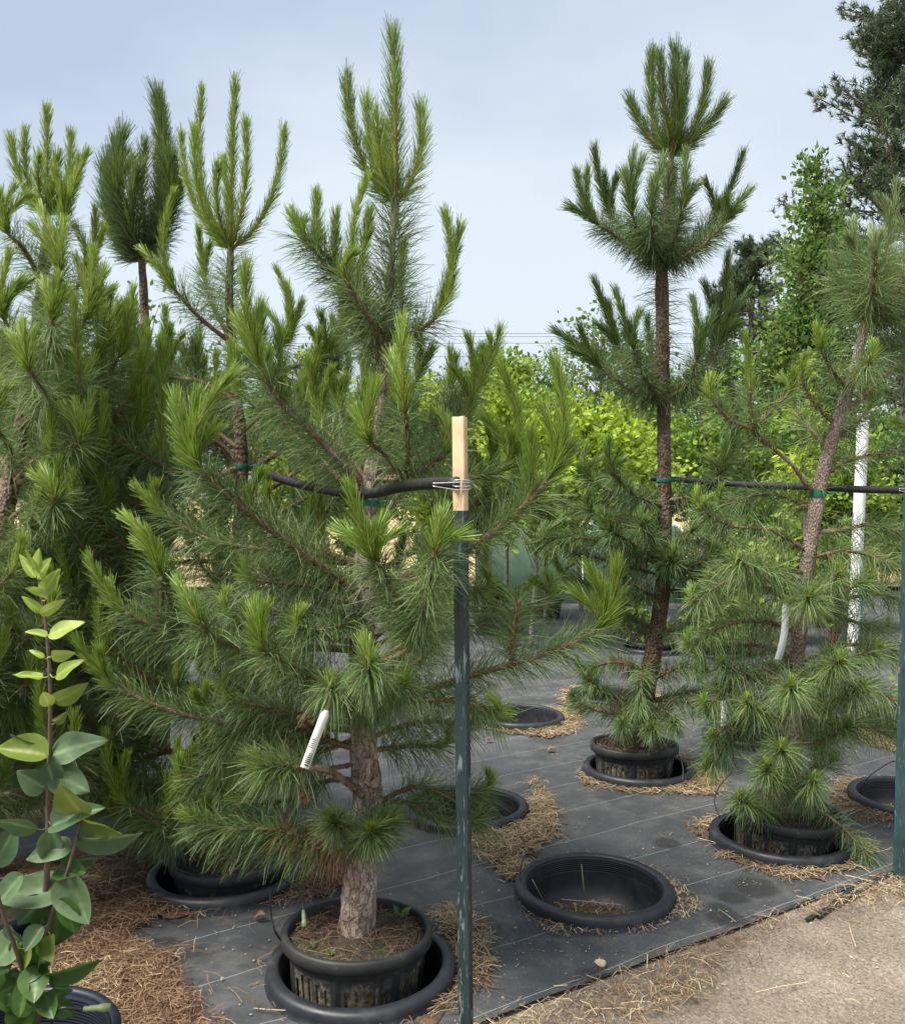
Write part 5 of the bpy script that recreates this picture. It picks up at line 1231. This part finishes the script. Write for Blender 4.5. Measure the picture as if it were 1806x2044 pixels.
LV = [(75, 1138, 52, 1097, .42, 'y', .3), (76, 1135, 83, 1090, .40, 'y', .2), (72, 1153, 39, 1106, .42, 'y', .3), (75, 1153, 103, 1113, .5, 'y', .3), (87, 1182, 122, 1133, .5, 'y', .4), (97, 1192, 44, 1180, .55, 'y', .9), (83, 1222, 47, 1190, .5, 'y', .5),
      (80, 1225, 135, 1199, .55, 'y', .6), (97, 1268, 162, 1236, .55, 'y', .6), (95, 1270, 51, 1256, .5, 'y', .9), (89, 1313, 59, 1294, .5, 'y', .6), (103, 1307, 147, 1308, .75, 'y', .5), (112, 1352, 152, 1313, .6, 'y', .5), (87, 1352, 26, 1345, .5, 'y', .9),
      (110, 1400, 165, 1382, .5, 'o', .7), (99, 1408, 84, 1373, .45, 'o', .6), (112, 1440, 134, 1424, .5, 'o', .6), (92, 1508, -8, 1490, .62, 'o', .75), (98, 1500, 20, 1475, .5, 'b', .5), (106, 1508, 200, 1466, .62, 'b', .6), (90, 1572, 34, 1540, .85, 'b', .3), (106, 1545, 174, 1574, .7, 'b', .5), (97, 1525, 110, 1575, .8, 'b', .4),
      (163, 1622, 116, 1572, .85, 'o', .3), (163, 1632, 246, 1660, .5, 'o', .7), (160, 1672, 276, 1684, .55, 'b', .8), (72, 1655, -10, 1630, .62, 'b', .6), (-10, 1725, 34, 1650, .6, 'b', .5), (140, 1688, 46, 1708, .65, 'b', .7), (106, 1648, 196, 1606, .55, 'b', .6), (100, 1660, 95, 1730, .75, 'b', .5), (140, 1720, 200, 1706, .5, 'b', .7),
      (128, 1772, -8, 1798, .55, 'b', .6), (42, 1748, -10, 1810, .62, 'b', .4), (134, 1748, 186, 1838, .85, 'b', .25), (120, 1735, 178, 1745, .7, 'd', .6), (90, 1792, 36, 1846, .7, 'b', .4), (116, 1815, 112, 1884, 1.05, 'd', .2), (128, 1795, 152, 1868, .7, 'd', .3), (38, 1868, -8, 1925, .8, 'b', .4), (76, 1880, 68, 1948, .75, 'd', .3), (104, 1868, 108, 1922, .9, 'o', .3),
      (30, 1935, 10, 2005, .8, 'd', .3), (70, 1930, 72, 2004, .78, 'd', .2), (92, 1960, 84, 1912, .6, 'b', .3), (100, 1948, 200, 1920, .42, 'd', .6), (106, 1952, 138, 1972, .6, 'd', .4), (98, 1990, 146, 1975, .65, 'd', .5), (66, 2012, 16, 1985, .7, 'd', .4), (20, 1905, -20, 1950, .8, 'd', .3), (55, 1960, 40, 2030, .6, 'd', .3), (60, 1890, 30, 1935, .7, 'o', .4), (12, 1850, 40, 1890, .7, 'b', .5), (40, 1960, -5, 1990, .7, 'd', .3), (90, 1985, 110, 2035, .7, 'd', .3), (60, 2000, 25, 2045, .7, 'd', .3), (95, 1905, 60, 1965, .7, 'd', .4), (85, 1850, 55, 1900, .75, 'b', .3), (25, 1880, 60, 1915, .6, 'd', .5), (0, 1960, 35, 2030, .6, 'd', .4), (110, 2000, 150, 2030, .6, 'd', .4)]
R_ = np.random.default_rng(77)
for x0, y0, x1, y1, wr, mt, ro in LV:
    dd = -R_.uniform(0.0, .05); bs = P(x0, y0, DL + dd); tp_ = P(x1, y1, DL + dd + R_.normal(0, .025) - .01)
    g = Geo(); i0 = np.argmin(np.linalg.norm(allst - bs, axis=1)); st = allst[i0]
    bent_leaf(g, bs, tp_, wr * R_.uniform(.85, 1.15) * (.82 if mt == 'y' else 1), ro * R_.choice([-1, 1]), R_.uniform(.05, .75), R_.uniform(-.2, .32), n=20, heart=.06 if mt != 'y' else .0, wave=R_.uniform(.008, .035), vr=.35 + R_.uniform(-.28, .25))
    if np.linalg.norm(st - bs) < .12: tube(g, spline([st, (st + bs) / 2 + np.array([0, 0, -.004]), bs + (tp_ - bs) * .06], .01), .0013, 5, 0, a=.9)
    g.build('leaf', M['lil_' + mt], lil, lo_)
lc = P(22, 2112, DL); lr = .225
pot = empty('shrub_pot', (lc[0], lc[1], 0), 'dark blue black pot of the lilac with ribbed inner wall', 'pot')
zt = lc[2] + .035
g = Geo(); ins = [(lr - .016, zt)]
for k in range(9): ins += [(lr - .017, zt - .01 - k * .008), (lr - .020, zt - .013 - k * .008), (lr - .020, zt - .016 - k * .008)]
lathe(g, ins + [(lr - .03, zt - .12), (lr - .032, zt - .125)], (lc[0], lc[1], 0), 72); lathe(g, [(lr - .06, .012), (lr - .012, zt - .04)], (lc[0], lc[1], 0), 72); lathe(g, [(.001, .012), (lr - .06, .012)], (lc[0], lc[1], 0), 40)
g.build('wall', M['blueplastic'], pot, (lc[0], lc[1], 0))
g = Geo(); lathe(g, [(lr - .016, zt - .01), (lr - .014, zt + .002), (lr - .008, zt + .006), (lr + .004, zt + .006), (lr + .008, zt), (lr + .008, zt - .035), (lr - .012, zt - .04)], (lc[0], lc[1], 0), 96)
g.build('rim', M['blueplastic'], pot, (lc[0], lc[1], 0))
g = Geo(); lathe(g, [(.001, zt - .075), (lr - .03, zt - .082)], (lc[0], lc[1], 0), 48); g.build('soil', M['soil'], pot, (lc[0], lc[1], 0))
drip('drip tube with a pale green end lying over the lilac pot rim', [(196, 2012, DL - .04), (160, 2014, DL - .05), (120, 2014, DL - .06), (100, 2050, DL - .04)])

# small weeds
def weed(label, c_, n_, L, seed, mat='weed', up=.5, nm='weed'):
    R = np.random.default_rng(seed); root = empty(nm, c_, label, 'weed', 'small weeds in pots')
    g = Geo(); tube(g, [c_, c_ + np.array([0, 0, L * .4])], .0015, 5); g.build('stem', M[mat], root, c_)
    for k in range(n_):
        a = 2.4 * k + R.uniform(-.4, .4); d_ = np.array([math.cos(a), math.sin(a), R.uniform(.1, up * 2)]); b0 = c_ + np.array([0, 0, L * .4 * R.uniform(.3, 1)])
        g = Geo(); bent_leaf(g, b0 + nrm(d_) * L * .2, b0 + nrm(d_) * L * R.uniform(.7, 1.1), .5, R.uniform(.2, 1), .3, .1, n=5, wave=.03); g.build('leaf', M[mat], root, c_)
M['weed'] = leafmat('weed_leaf', [(0, (.06, .12, .03)), (.45, (.10, .18, .05)), (1, (.2, .3, .1))], .5, .3)
zs_ = .147 - .028
weed('leafy green weed at the back of the front pine pot', np.array([*G(798, 1838, zs_)[:2], zs_ + .004]), 7, .05, 1)
weed('tiny grey green weed at the left edge of the front pine soil', np.array([*G(622, 1893, zs_)[:2], zs_ + .002]), 12, .022, 2)
weed('tiny creeping weed under the front pine rim', np.array([*G(660, 1908, zs_)[:2], zs_ + .002]), 12, .020, 3)
weed('bright green weed in the lilac pot', np.array([*P(128, 2040, DL - .1)[:2], zt - .07]), 8, .05, 4)
weed('second bright weed beside the lilac pot rim', np.array([*P(165, 2040, DL - .08)[:2], zt - .07]), 6, .045, 5)

# ------------------------------------------------------------------ background plants
def lf(name, a, b_, c_, trans=.35): M[name] = leafmat(name, [(0, a), (.5, b_), (1, c_)], .5, trans, spec=.3)
lf('lime', (.17, .25, .025), (.31, .43, .04), (.46, .58, .08), .42)
lf('spring', (.11, .19, .03), (.19, .30, .045), (.32, .44, .085), .4)
lf('mid', (.055, .11, .028), (.09, .165, .04), (.16, .25, .07))
lf('column', (.06, .125, .025), (.11, .195, .04), (.19, .29, .07))
lf('viburnum', (.13, .20, .04), (.22, .32, .065), (.36, .46, .13), .4)
lf('oldpine', (.040, .068, .038), (.078, .118, .062), (.14, .185, .10), .25)
M['treebark'] = plain('grey_bark', (.17, .14, .115), .9, .35, 20, bumpd=.01)
M['redstem'] = plain('red_stem', (.19, .075, .05), .7, .3, 30)
def leaf_cloud(g, pts, dirs, size, R, m=0, wr=.6, vs=0.0, droop=.3):
    n_ = len(pts); d = nrm(dirs + R.normal(0, .5, (n_, 3)) + np.array([0, 0, -droop])); s_ = nrm(np.cross(d, R.normal(size=(n_, 3)))); u = np.cross(s_, d)
    L_ = size * R.uniform(.6, 1.2, n_)[:, None]; W_ = L_ * wr * .5
    mid = pts + d * L_ * .45
    V = np.stack([pts, mid + s_ * W_ + u * W_ * .35, pts + d * L_, mid - s_ * W_ + u * W_ * .35], 1).reshape(-1, 3)
    i = np.arange(n_)[:, None] * 4
    g.add(V, None, np.concatenate([i + [0, 1, 2], i + [0, 2, 3]]), m, np.repeat(np.clip(R.normal(.5, .2, n_) + vs, 0, 1), 4))
def leafy(name, label, cat, base, H, crown, size, mat, nl, seed, r=.03, group=None, wr=.6, twigs=60, bark='treebark', droop=.3, spread=.16, inner=.35, ztrunk=None):
    """trunk with limbs, twigs through the crown, leaves strung along the twigs; crown = [(dx, dy, z, rx, ry, rz)]"""
    R = np.random.default_rng(seed); base = np.asarray(base, float); root = empty(name, base, label, cat, group)
    g = Geo(); zt_ = ztrunk or H * .9
    tp_ = spline([base, base + np.array([R.normal(0, .02) * H, 0, zt_ * .5]), base + np.array([R.normal(0, .02) * H, 0, zt_])], .1); tube(g, tp_, np.linspace(r, r * .2, 8), 8)
    lg = Geo(); tot = sum(c[3] * c[4] * c[5] for c in crown)
    for (dx, dy, z_, rx, ry, rz) in crown:
        share = rx * ry * rz / tot; nt_ = max(6, int(twigs * share)); per = max(4, int(nl * share / nt_))
        for k in range(nt_):
            q = nrm(R.normal(size=3)) * R.uniform(inner, 1) ** .6 * (1 + R.normal(0, .10)); e = base + np.array([dx, dy, z_]) + q * np.array([rx, ry, rz])
            if e[2] < .1: continue
            zz = np.clip(e[2] - base[2] - R.uniform(.1, .5) * (rx + rz), .08 * H, zt_); s0 = sample(tp_, zz / zt_)
            tw = spline([s0, (s0 + e) / 2 + np.array([0, 0, .12 * rz]), e], .3); tube(g, tw, np.linspace(r * .22, r * .06, 5), 3, cap=False)
            tt = 1 - R.uniform(0, 1, per) ** 1.5 * .55; pp = sample(tw, tt) + R.normal(0, spread * (rx + ry + rz) / 3, (per, 3)) * np.array([1, 1, .7])
            leaf_cloud(lg, pp, np.tile(nrm(e - s0), (per, 1)), size, R, wr=wr, vs=R.normal(-.04, .22), droop=droop)
    g.build('trunk', M[bark], root, base); tag(lg.build('crown', M[mat], root, base, smooth=False), kind='stuff')
    return root
GR = 'nursery saplings in the row behind the pines'
def gb(x, d): p = P(x, 990, d); return (p[0], p[1], 0)
k = 0
spec = [(870, 9.5, 705, .55, 'lime', 'lime yellow sapling right behind the cream topped post'), (960, 11.5, 735, .6, 'spring', 'fresh green sapling beside the tall lime one under the wires'), (1010, 10.5, 700, .5, 'lime', 'tall lime sapling under the overhead wires'),
        (1090, 11, 730, .6, 'spring', 'round fresh green sapling left of the slender pine'), (1165, 9.5, 760, .55, 'lime', 'low lime sapling behind the left limbs of the slender pine'), (1230, 10, 790, .6, 'lime', 'lime sapling behind the slender pine trunk'),
        (1060, 9, 810, .5, 'lime', 'short lime sapling below the wires'), (1290, 11.5, 740, .6, 'spring', 'green sapling hidden behind the slender pine trunk'), (1400, 11, 760, .55, 'spring', 'green sapling between the slender and crooked pines'),
        (640, 11, 700, .6, 'lime', 'lime sapling glimpsed left of the front pine leader'), (560, 12, 730, .6, 'spring', 'green sapling glimpsed behind the spindly pine'), (1500, 10.5, 800, .5, 'spring', 'pale green sapling behind the forked limb of the crooked pine'), (1680, 10, 850, .5, 'spring', 'pale green sapling behind the crooked trunk'), (720, 12, 760, .6, 'spring', 'green sapling behind the front pine crown')]
for x, d, ytop, rx, mt, lab in spec:
    b0 = gb(x, d); H = CAMH + (990 - ytop) / 1800 * d; zc = (H + 1.15) / 2
    leafy('leafy_sapling', lab, 'tree', b0, H, [(0, 0, zc, rx, rx, (H - 1.1) / 2), (.1, -.1, zc * .9, rx * 1.1, rx * 1.1, (H - 1.1) * .4)], .088, mt, 3300, 900 + k, .028, GR, twigs=90, wr=.6, spread=.10, droop=.5)
    k += 1
# lime compound-leaved sapling standing clear, right of the columnar tree
b0 = gb(1602, 8.6); H = CAMH + (990 - 688) / 1800 * 8.6
leafy('leafy_sapling', 'lime yellow sapling with drooping leaves standing before the columnar tree', 'tree', b0, H, [(0, 0, H - .3, .12, .12, .32), (0, 0, H - .7, .26, .26, .35), (0, 0, H - 1.2, .3, .3, .45)], .10, 'lime', 1100, 951, .02, GR, twigs=60, wr=.3, droop=.9, spread=.12, inner=.1)
# columnar tree
b0 = gb(1612, 14); H = CAMH + (990 - 318) / 1800 * 14
leafy('columnar_tree', 'narrow columnar green tree before the dark conifer', 'tree', b0, H, [(.05, 0, H - .9, .38, .4, .95), (0, 0, H - 2.1, .66, .66, 1.3), (-.05, 0, H - 3.6, .92, .8, 1.5), (0, 0, 2.0, .8, .8, 1.4)], .10, 'column', 28000, 960, .09, twigs=620, wr=.6, spread=.16, droop=.5)
for x, d, yt, rx, mt, lab in [(1205, 26, 590, 2.0, 'mid', 'airy green tree rising behind the left limbs of the slender pine'), (955, 24, 668, .5, 'mid', 'thin wispy tree beside the overhead wires'), (1060, 30, 690, 1.6, 'mid', 'rounded distant tree under the overhead wires'), (1010, 20, 680, .8, 'spring', 'pointed pale green tree under the overhead wires'),
                              (1110, 34, 712, 2.2, 'mid', 'low distant tree behind the lime saplings'), (1420, 26, 700, 1.6, 'mid', 'distant tree beside the dark conifer'), (620, 26, 690, 1.5, 'mid', 'distant tree glimpsed left of the front pine'), (860, 28, 745, 1.6, 'mid', 'distant low tree right of the front pine'), (1300, 32, 690, 2.0, 'mid', 'distant tree hidden behind the slender pine'),
                              (1560, 22, 800, 1.6, 'column', 'broad green tree at the foot of the dark conifer'), (1720, 20, 780, 1.5, 'column', 'broad green tree behind the white pipe'), (1790, 18, 860, 1.2, 'column', 'green bush tree behind the teal post'),
                              (300, 24, 620, 2.6, 'mid', 'distant tree screened by the spindly pine'), (80, 22, 600, 2.6, 'mid', 'distant tree screened by the broad left pine')]:
    b0 = gb(x, d); H = CAMH + (990 - yt) / 1800 * d; zc = H * .58
    leafy('distant_tree', lab, 'tree', b0, H, [(0, 0, zc, rx, rx, H * .40), (rx * .3, 0, zc * 1.2, rx * .6, rx * .6, H * .24), (-rx * .5, 0, zc * .8, rx * .6, rx * .6, H * .25)], .19, mt, 3900, 1000 + k, .09, 'distant trees beyond the nursery', twigs=130, wr=.6, spread=.14, inner=.25); k += 1

def conifer(label, x, d, ytop, H, rmax, ntuft, seed, nb=26, z0=.12):
    R = np.random.default_rng(seed); base = np.array(gb(x, d)); root = empty('conifer', base, label, 'conifer', 'dark old conifers behind the columnar tree'); g = Geo()
    tr = spline([base, base + [0, 0, H * .5], base + [0.1, 0, H]], .3); tube(g, tr, np.linspace(.26, .03, 8), 10); g.build('trunk', M['treebark'], root, base)
    lg = Geo(); n_lev = nb
    per = ntuft // (n_lev * 6)
    for k in range(n_lev):
        f = z0 + (1 - z0) * (k / n_lev) ** .9; rr = rmax * (1 - f) ** .62 * R.uniform(.8, 1.15) + .25
        for j in range(6):
            a = R.uniform(0, 6.28); ln = rr * R.uniform(.6, 1.12); b0 = sample(tr, f); h = np.array([math.cos(a), math.sin(a), 0])
            pa = spline([b0, b0 + h * ln * .5 + [0, 0, -.05 * ln + .25 * ln * f], b0 + h * ln + [0, 0, .22 * ln + .3 * ln * f]], .2)
            bg_ = Geo(); tube(bg_, pa, np.linspace(.045, .012, 5), 5); 
            ng = Geo()
            for q in range(per):
                tt = R.uniform(.3, 1.03); c0 = sample(pa, min(tt, 1)) + np.clip(R.normal(0, .2, 3), -.3, .3) * (.4 + ln * .16); dr = nrm(h * .7 + [0, 0, .7] + R.normal(0, .5, 3)); n_ = 18
                dd = nrm(dr + R.normal(0, .62, (n_, 3))); s_ = nrm(np.cross(dd, R.normal(size=(n_, 3)))) * .0125; L_ = R.uniform(.13, .22, n_)[:, None]
                pb = c0 + dr * R.uniform(-.07, .07, n_)[:, None]
                V = np.stack([pb - s_, pb + s_, pb + dd * L_], 1).reshape(-1, 3); ng.add(V, None, np.arange(3 * n_).reshape(-1, 3), 0, np.repeat(np.clip(R.normal(.5, .2, n_) + R.normal(0, .12), 0, 1), 3))
            o_ = bg_.build('limb', M['treebark'], root, base); tag(ng.build('needle_tufts', M['oldpine'], o_, base, smooth=False), kind='stuff')
conifer('huge dark conifer towering beyond the columnar tree', 1805, 23, 0, 15.5, 4.5, 11800, 71, 34)
conifer('smaller dark conifer left of the columnar tree', 1490, 27, 480, 9.0, 2.2, 3600, 72, 18)

# broad-leaved shrubs
def shrub(label, x, d, ytop, rx, mat, nl, size, seed, group='broad leaved shrubs behind the pines', wr=.5, z0=.15, nm='leafy_shrub', base=None, red=True):
    b0 = base if base is not None else gb(x, d); H = CAMH + (990 - ytop) / 1800 * d - b0[2]
    R = np.random.default_rng(seed); root = empty(nm, b0, label, 'shrub', group); b0 = np.array(b0); g = Geo(); lg = Geo()
    for k in range(max(4, int(rx * 30))):
        a = R.uniform(0, 6.28); rr = rx * R.uniform(.15, 1); e = b0 + np.array([rr * math.cos(a), rr * math.sin(a), H * R.uniform(.6, 1) * (1 - .3 * (rr / rx) ** 2)])
        st = spline([b0 + [rr * .15 * math.cos(a), rr * .15 * math.sin(a), 0], b0 * .4 + e * .6 + [0, 0, .1 * H], e], .15); tube(g, st, np.linspace(.007, .002, 5), 5)
        n_ = max(6, int(nl / (rx * 30)))
        tt = 1 - R.uniform(0, .75, n_) ** 1.3; pp = sample(st, tt); aa = R.uniform(0, 6.28, n_); dr = np.stack([np.cos(aa), np.sin(aa), R.uniform(-.1, .5, n_)], 1)
        leaf_cloud(lg, pp + dr * .02, dr, size, R, wr=wr, vs=R.normal(0, .12), droop=.25)
    g.build('stems', M['redstem' if red else 'treebark'], root, b0); tag(lg.build('foliage', M[mat], root, b0, smooth=False), kind='stuff')
for x, d, yt, rx, lab in [(1500, 8.6, 1000, .42, 'broad yellow green shrub left of the crooked trunk'), (1570, 9.2, 960, .40, 'yellow green shrub right behind the crooked trunk'), (1590, 9.6, 870, .25, 'tall red stemmed shrub behind the crooked pine'), (1670, 9.0, 1030, .35, 'shrub beside the foot of the white pipe'),
                          (1450, 9.5, 1020, .35, 'yellow green shrub behind the slender pine'), (1640, 10.5, 940, .35, 'shrub before the white pipe'), (1760, 15, 1010, .7, 'distant low green shrub near the grey shed'), (1400, 12, 1000, .5, 'distant shrub behind the slender trunk')]:
    shrub(lab, x, d, yt, rx, 'viburnum', 520 if d < 11 else 500, .12, 1200 + int(x)); 
for i_, (x, d, yt, lab) in enumerate([(120, 15.2, 900, 'dark hedge shrub far behind the lilac and broad pine'), (280, 15.6, 910, 'dark hedge shrub far behind the dark bushy headed pine'), (430, 15.2, 900, 'dark hedge shrub far behind the spindly pine stem'), (580, 15.5, 905, 'dark hedge shrub far behind the hose'), (720, 15.2, 900, 'dark hedge shrub far behind the front pine trunk'), (870, 15.6, 920, 'dark hedge shrub far behind the cream topped post')]):
    shrub(lab, x, d, yt, .85, 'mid', 2600, .12, 1500 + i_, 'hedge shrubs behind the cloth', red=False)
shrub('low leafy seedling behind the slender pine trunk', 0, SK['N'][1], 1195, .32, 'viburnum', 150, .095, 1301, 'small shrubs in sunk pots', base=(SK['N'][0] - .1, SK['N'][1], .03))
shrub('small broad leaved shrub in a pot behind the steel post', 0, SK['O'][1], 1150, .40, 'viburnum', 220, .13, 1302, 'small shrubs in sunk pots', base=(SK['O'][0], SK['O'][1], .03))
shrub('bright seedling shrub between the slender and crooked pines', 0, SK['R'][1], 1190, .42, 'viburnum', 230, .10, 1303, 'small shrubs in sunk pots', base=(SK['R'][0] + .05, SK['R'][1], .03))
shrub('dark maple seedling in a pot behind the crooked pine', 0, SK['K'][1], 1385, .24, 'mid', 70, .09, 1304, 'small shrubs in sunk pots', wr=.8, base=(SK['K'][0], SK['K'][1], .05), red=False)
shrub('twiggy shrub in the pot beyond the teal post', 0, SK['L'][1], 1320, .2, 'viburnum', 40, .08, 1305, 'small shrubs in sunk pots', base=(SK['L'][0], SK['L'][1], .05))
shrub('thin shrub before the green shade tunnel', 1240, 10.5, 1085, .3, 'viburnum', 120, .08, 1306)

for i_, (x, y, yt, rx, lab) in enumerate([(1085, 1235, 1150, .35, 'bushy potted shrub left of the slender trunk'), (1010, 1180, 1110, .4, 'potted shrub behind the front pine right limb'), (1160, 1165, 1095, .4, 'potted shrub before the dark green tunnel'), (1380, 1180, 1110, .4, 'potted shrub far behind the slender trunk'), (1470, 1215, 1130, .4, 'potted shrub far back between the slender and crooked pines'), (1290, 1150, 1080, .4, 'potted shrub at the back edge of the cloth'), (985, 1268, 1160, .3, 'potted shrub close behind the steel post'), (1250, 1262, 1185, .22, 'small potted shrub close beside the slender trunk'), (1440, 1275, 1185, .25, 'small potted shrub close beside the blank white tag')]):
    p_ = G(x, y); nursery_pot(p_[0], p_[1], .26, 'black pot standing under the ' + lab.replace('potted ', ''), seed=60 + i_, slots=False, litter=60, h=.25, group='black nursery pots holding shrubs')
    shrub(lab, 0, p_[1], yt, rx, 'viburnum' if i_ % 2 else 'spring', 230, .11, 1400 + i_, 'small shrubs in standing pots', base=(p_[0], p_[1], .23))
# small black pots for the seedlings
for key, lab in (('K', 'black pot of the maple seedling'), ('L', 'black pot of the twiggy shrub beyond the teal post'), ('N', 'black pot of the leafy seedling'), ('O', 'black pot of the broad leaved shrub'), ('R', 'black pot of the bright seedling shrub')):
    nursery_pot(SK[key][0], SK[key][1], .12, lab, seed=ord(key), slots=False, litter=120, group='black nursery pots holding shrubs')

# white pipe, shade tunnel, shed, wires
g = Geo(); a, b_ = P(1700, 1325, 8.3), P(1722, 832, 8.3); a = a + (a - b_) * (a[2] / (b_[2] - a[2]))
tube(g, spline([a, (a + b_) / 2, b_], .2), .052, 20); pipe = empty('white_pipe', a, 'upright white plastic pipe behind the crooked pine', 'pipe'); g.build('pipe', M['white'], pipe, a)
g = Geo(); tube(g, [b_ - (b_ - a) * .004, b_ + (b_ - a) * .012], .058, 20); g.build('cap', M['white'], pipe, a)
M['shade'] = plain('shade_cloth', (.045, .085, .055), .7, .25, 3); M['mint'] = plain('mint_hem', (.32, .52, .42), .6, .15, 8)
c0 = P(1150, 990, 13.6); tun = empty('shade_tunnel', (c0[0], c0[1], 0), 'low dark green shade cloth tunnel with a mint hem', 'shade tunnel')
g = Geo(); g2 = Geo(); th = np.linspace(0, math.pi, 15); xs = np.linspace(-1.5, 1.5, 13); V = []
for x in xs:
    for t_ in th: V.append([c0[0] + x, c0[1] + .75 * math.cos(t_), 1.10 * math.sin(t_) ** .7 * (1 - .02 * math.cos(x * 12)) + .002])
q = [[i * 15 + j, i * 15 + j + 1, (i + 1) * 15 + j + 1, (i + 1) * 15 + j] for i in range(12) for j in range(14)]
g.add(V, q); g.build('cover', M['shade'], tun, (c0[0], c0[1], 0))
tube(g2, [[c0[0] + x, c0[1] - .1, 1.10 + .014 * math.sin(x * 3)] for x in xs], .028, 8); g2.build('hem', M['mint'], tun, (c0[0], c0[1], 0))
for x in (-1.5, 0, 1.5):
    g = Geo(); tube(g, [[c0[0] + x, c0[1] + .77 * math.cos(t_), 1.12 * math.sin(t_) ** .7 + .004] for t_ in th], .014, 6); g.build('hoop', M['white'], tun, (c0[0], c0[1], 0))
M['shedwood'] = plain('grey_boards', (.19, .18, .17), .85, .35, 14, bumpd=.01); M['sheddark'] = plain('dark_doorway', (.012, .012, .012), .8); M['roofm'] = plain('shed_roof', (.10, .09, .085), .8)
s0 = P(1800, 990, 34); shed = empty('garden_shed', (s0[0], s0[1], 0), 'old grey board shed far behind the teal post', 'shed')
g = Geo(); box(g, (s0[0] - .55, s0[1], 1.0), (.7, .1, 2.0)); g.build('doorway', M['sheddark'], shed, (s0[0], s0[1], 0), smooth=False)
for k in range(13):
    g = Geo(); box(g, (s0[0] + k * .2, s0[1] + .006 * (k % 3), .975), (.19, .06, 1.95)); g.build('board', M['shedwood'], shed, (s0[0], s0[1], 0), smooth=False)
g = Geo(); box(g, (s0[0] + .8, s0[1] + 1.2, 2.06), (3.8, 3.0, .1)); g.build('roof', M['roofm'], shed, (s0[0], s0[1], 0), smooth=False)
g = Geo(); box(g, (s0[0] + .8, s0[1] + 2.4, 1.0), (3.2, .1, 2.0)); g.build('back_wall', M['shedwood'], shed, (s0[0], s0[1], 0), smooth=False)
M['cable'] = plain('cable', (.10, .11, .12), .6, .1)
for y, nmx in ((666, 'topmost of four thin overhead wires'), (672, 'second of four thin overhead wires from the top'), (685, 'third of four thin overhead wires from the top'), (712, 'lowest of four thin overhead wires')):
    g = Geo(); tube(g, [P(x, y + 1.5e-6 * (x - 1000) ** 2 * 3, 62) for x in range(-900, 2900, 100)], .018, 5)
    tag(g.build('overhead_wire', M['cable'], None, P(1000, y, 62)), nmx + ' behind the saplings', 'wire', 'overhead wires')
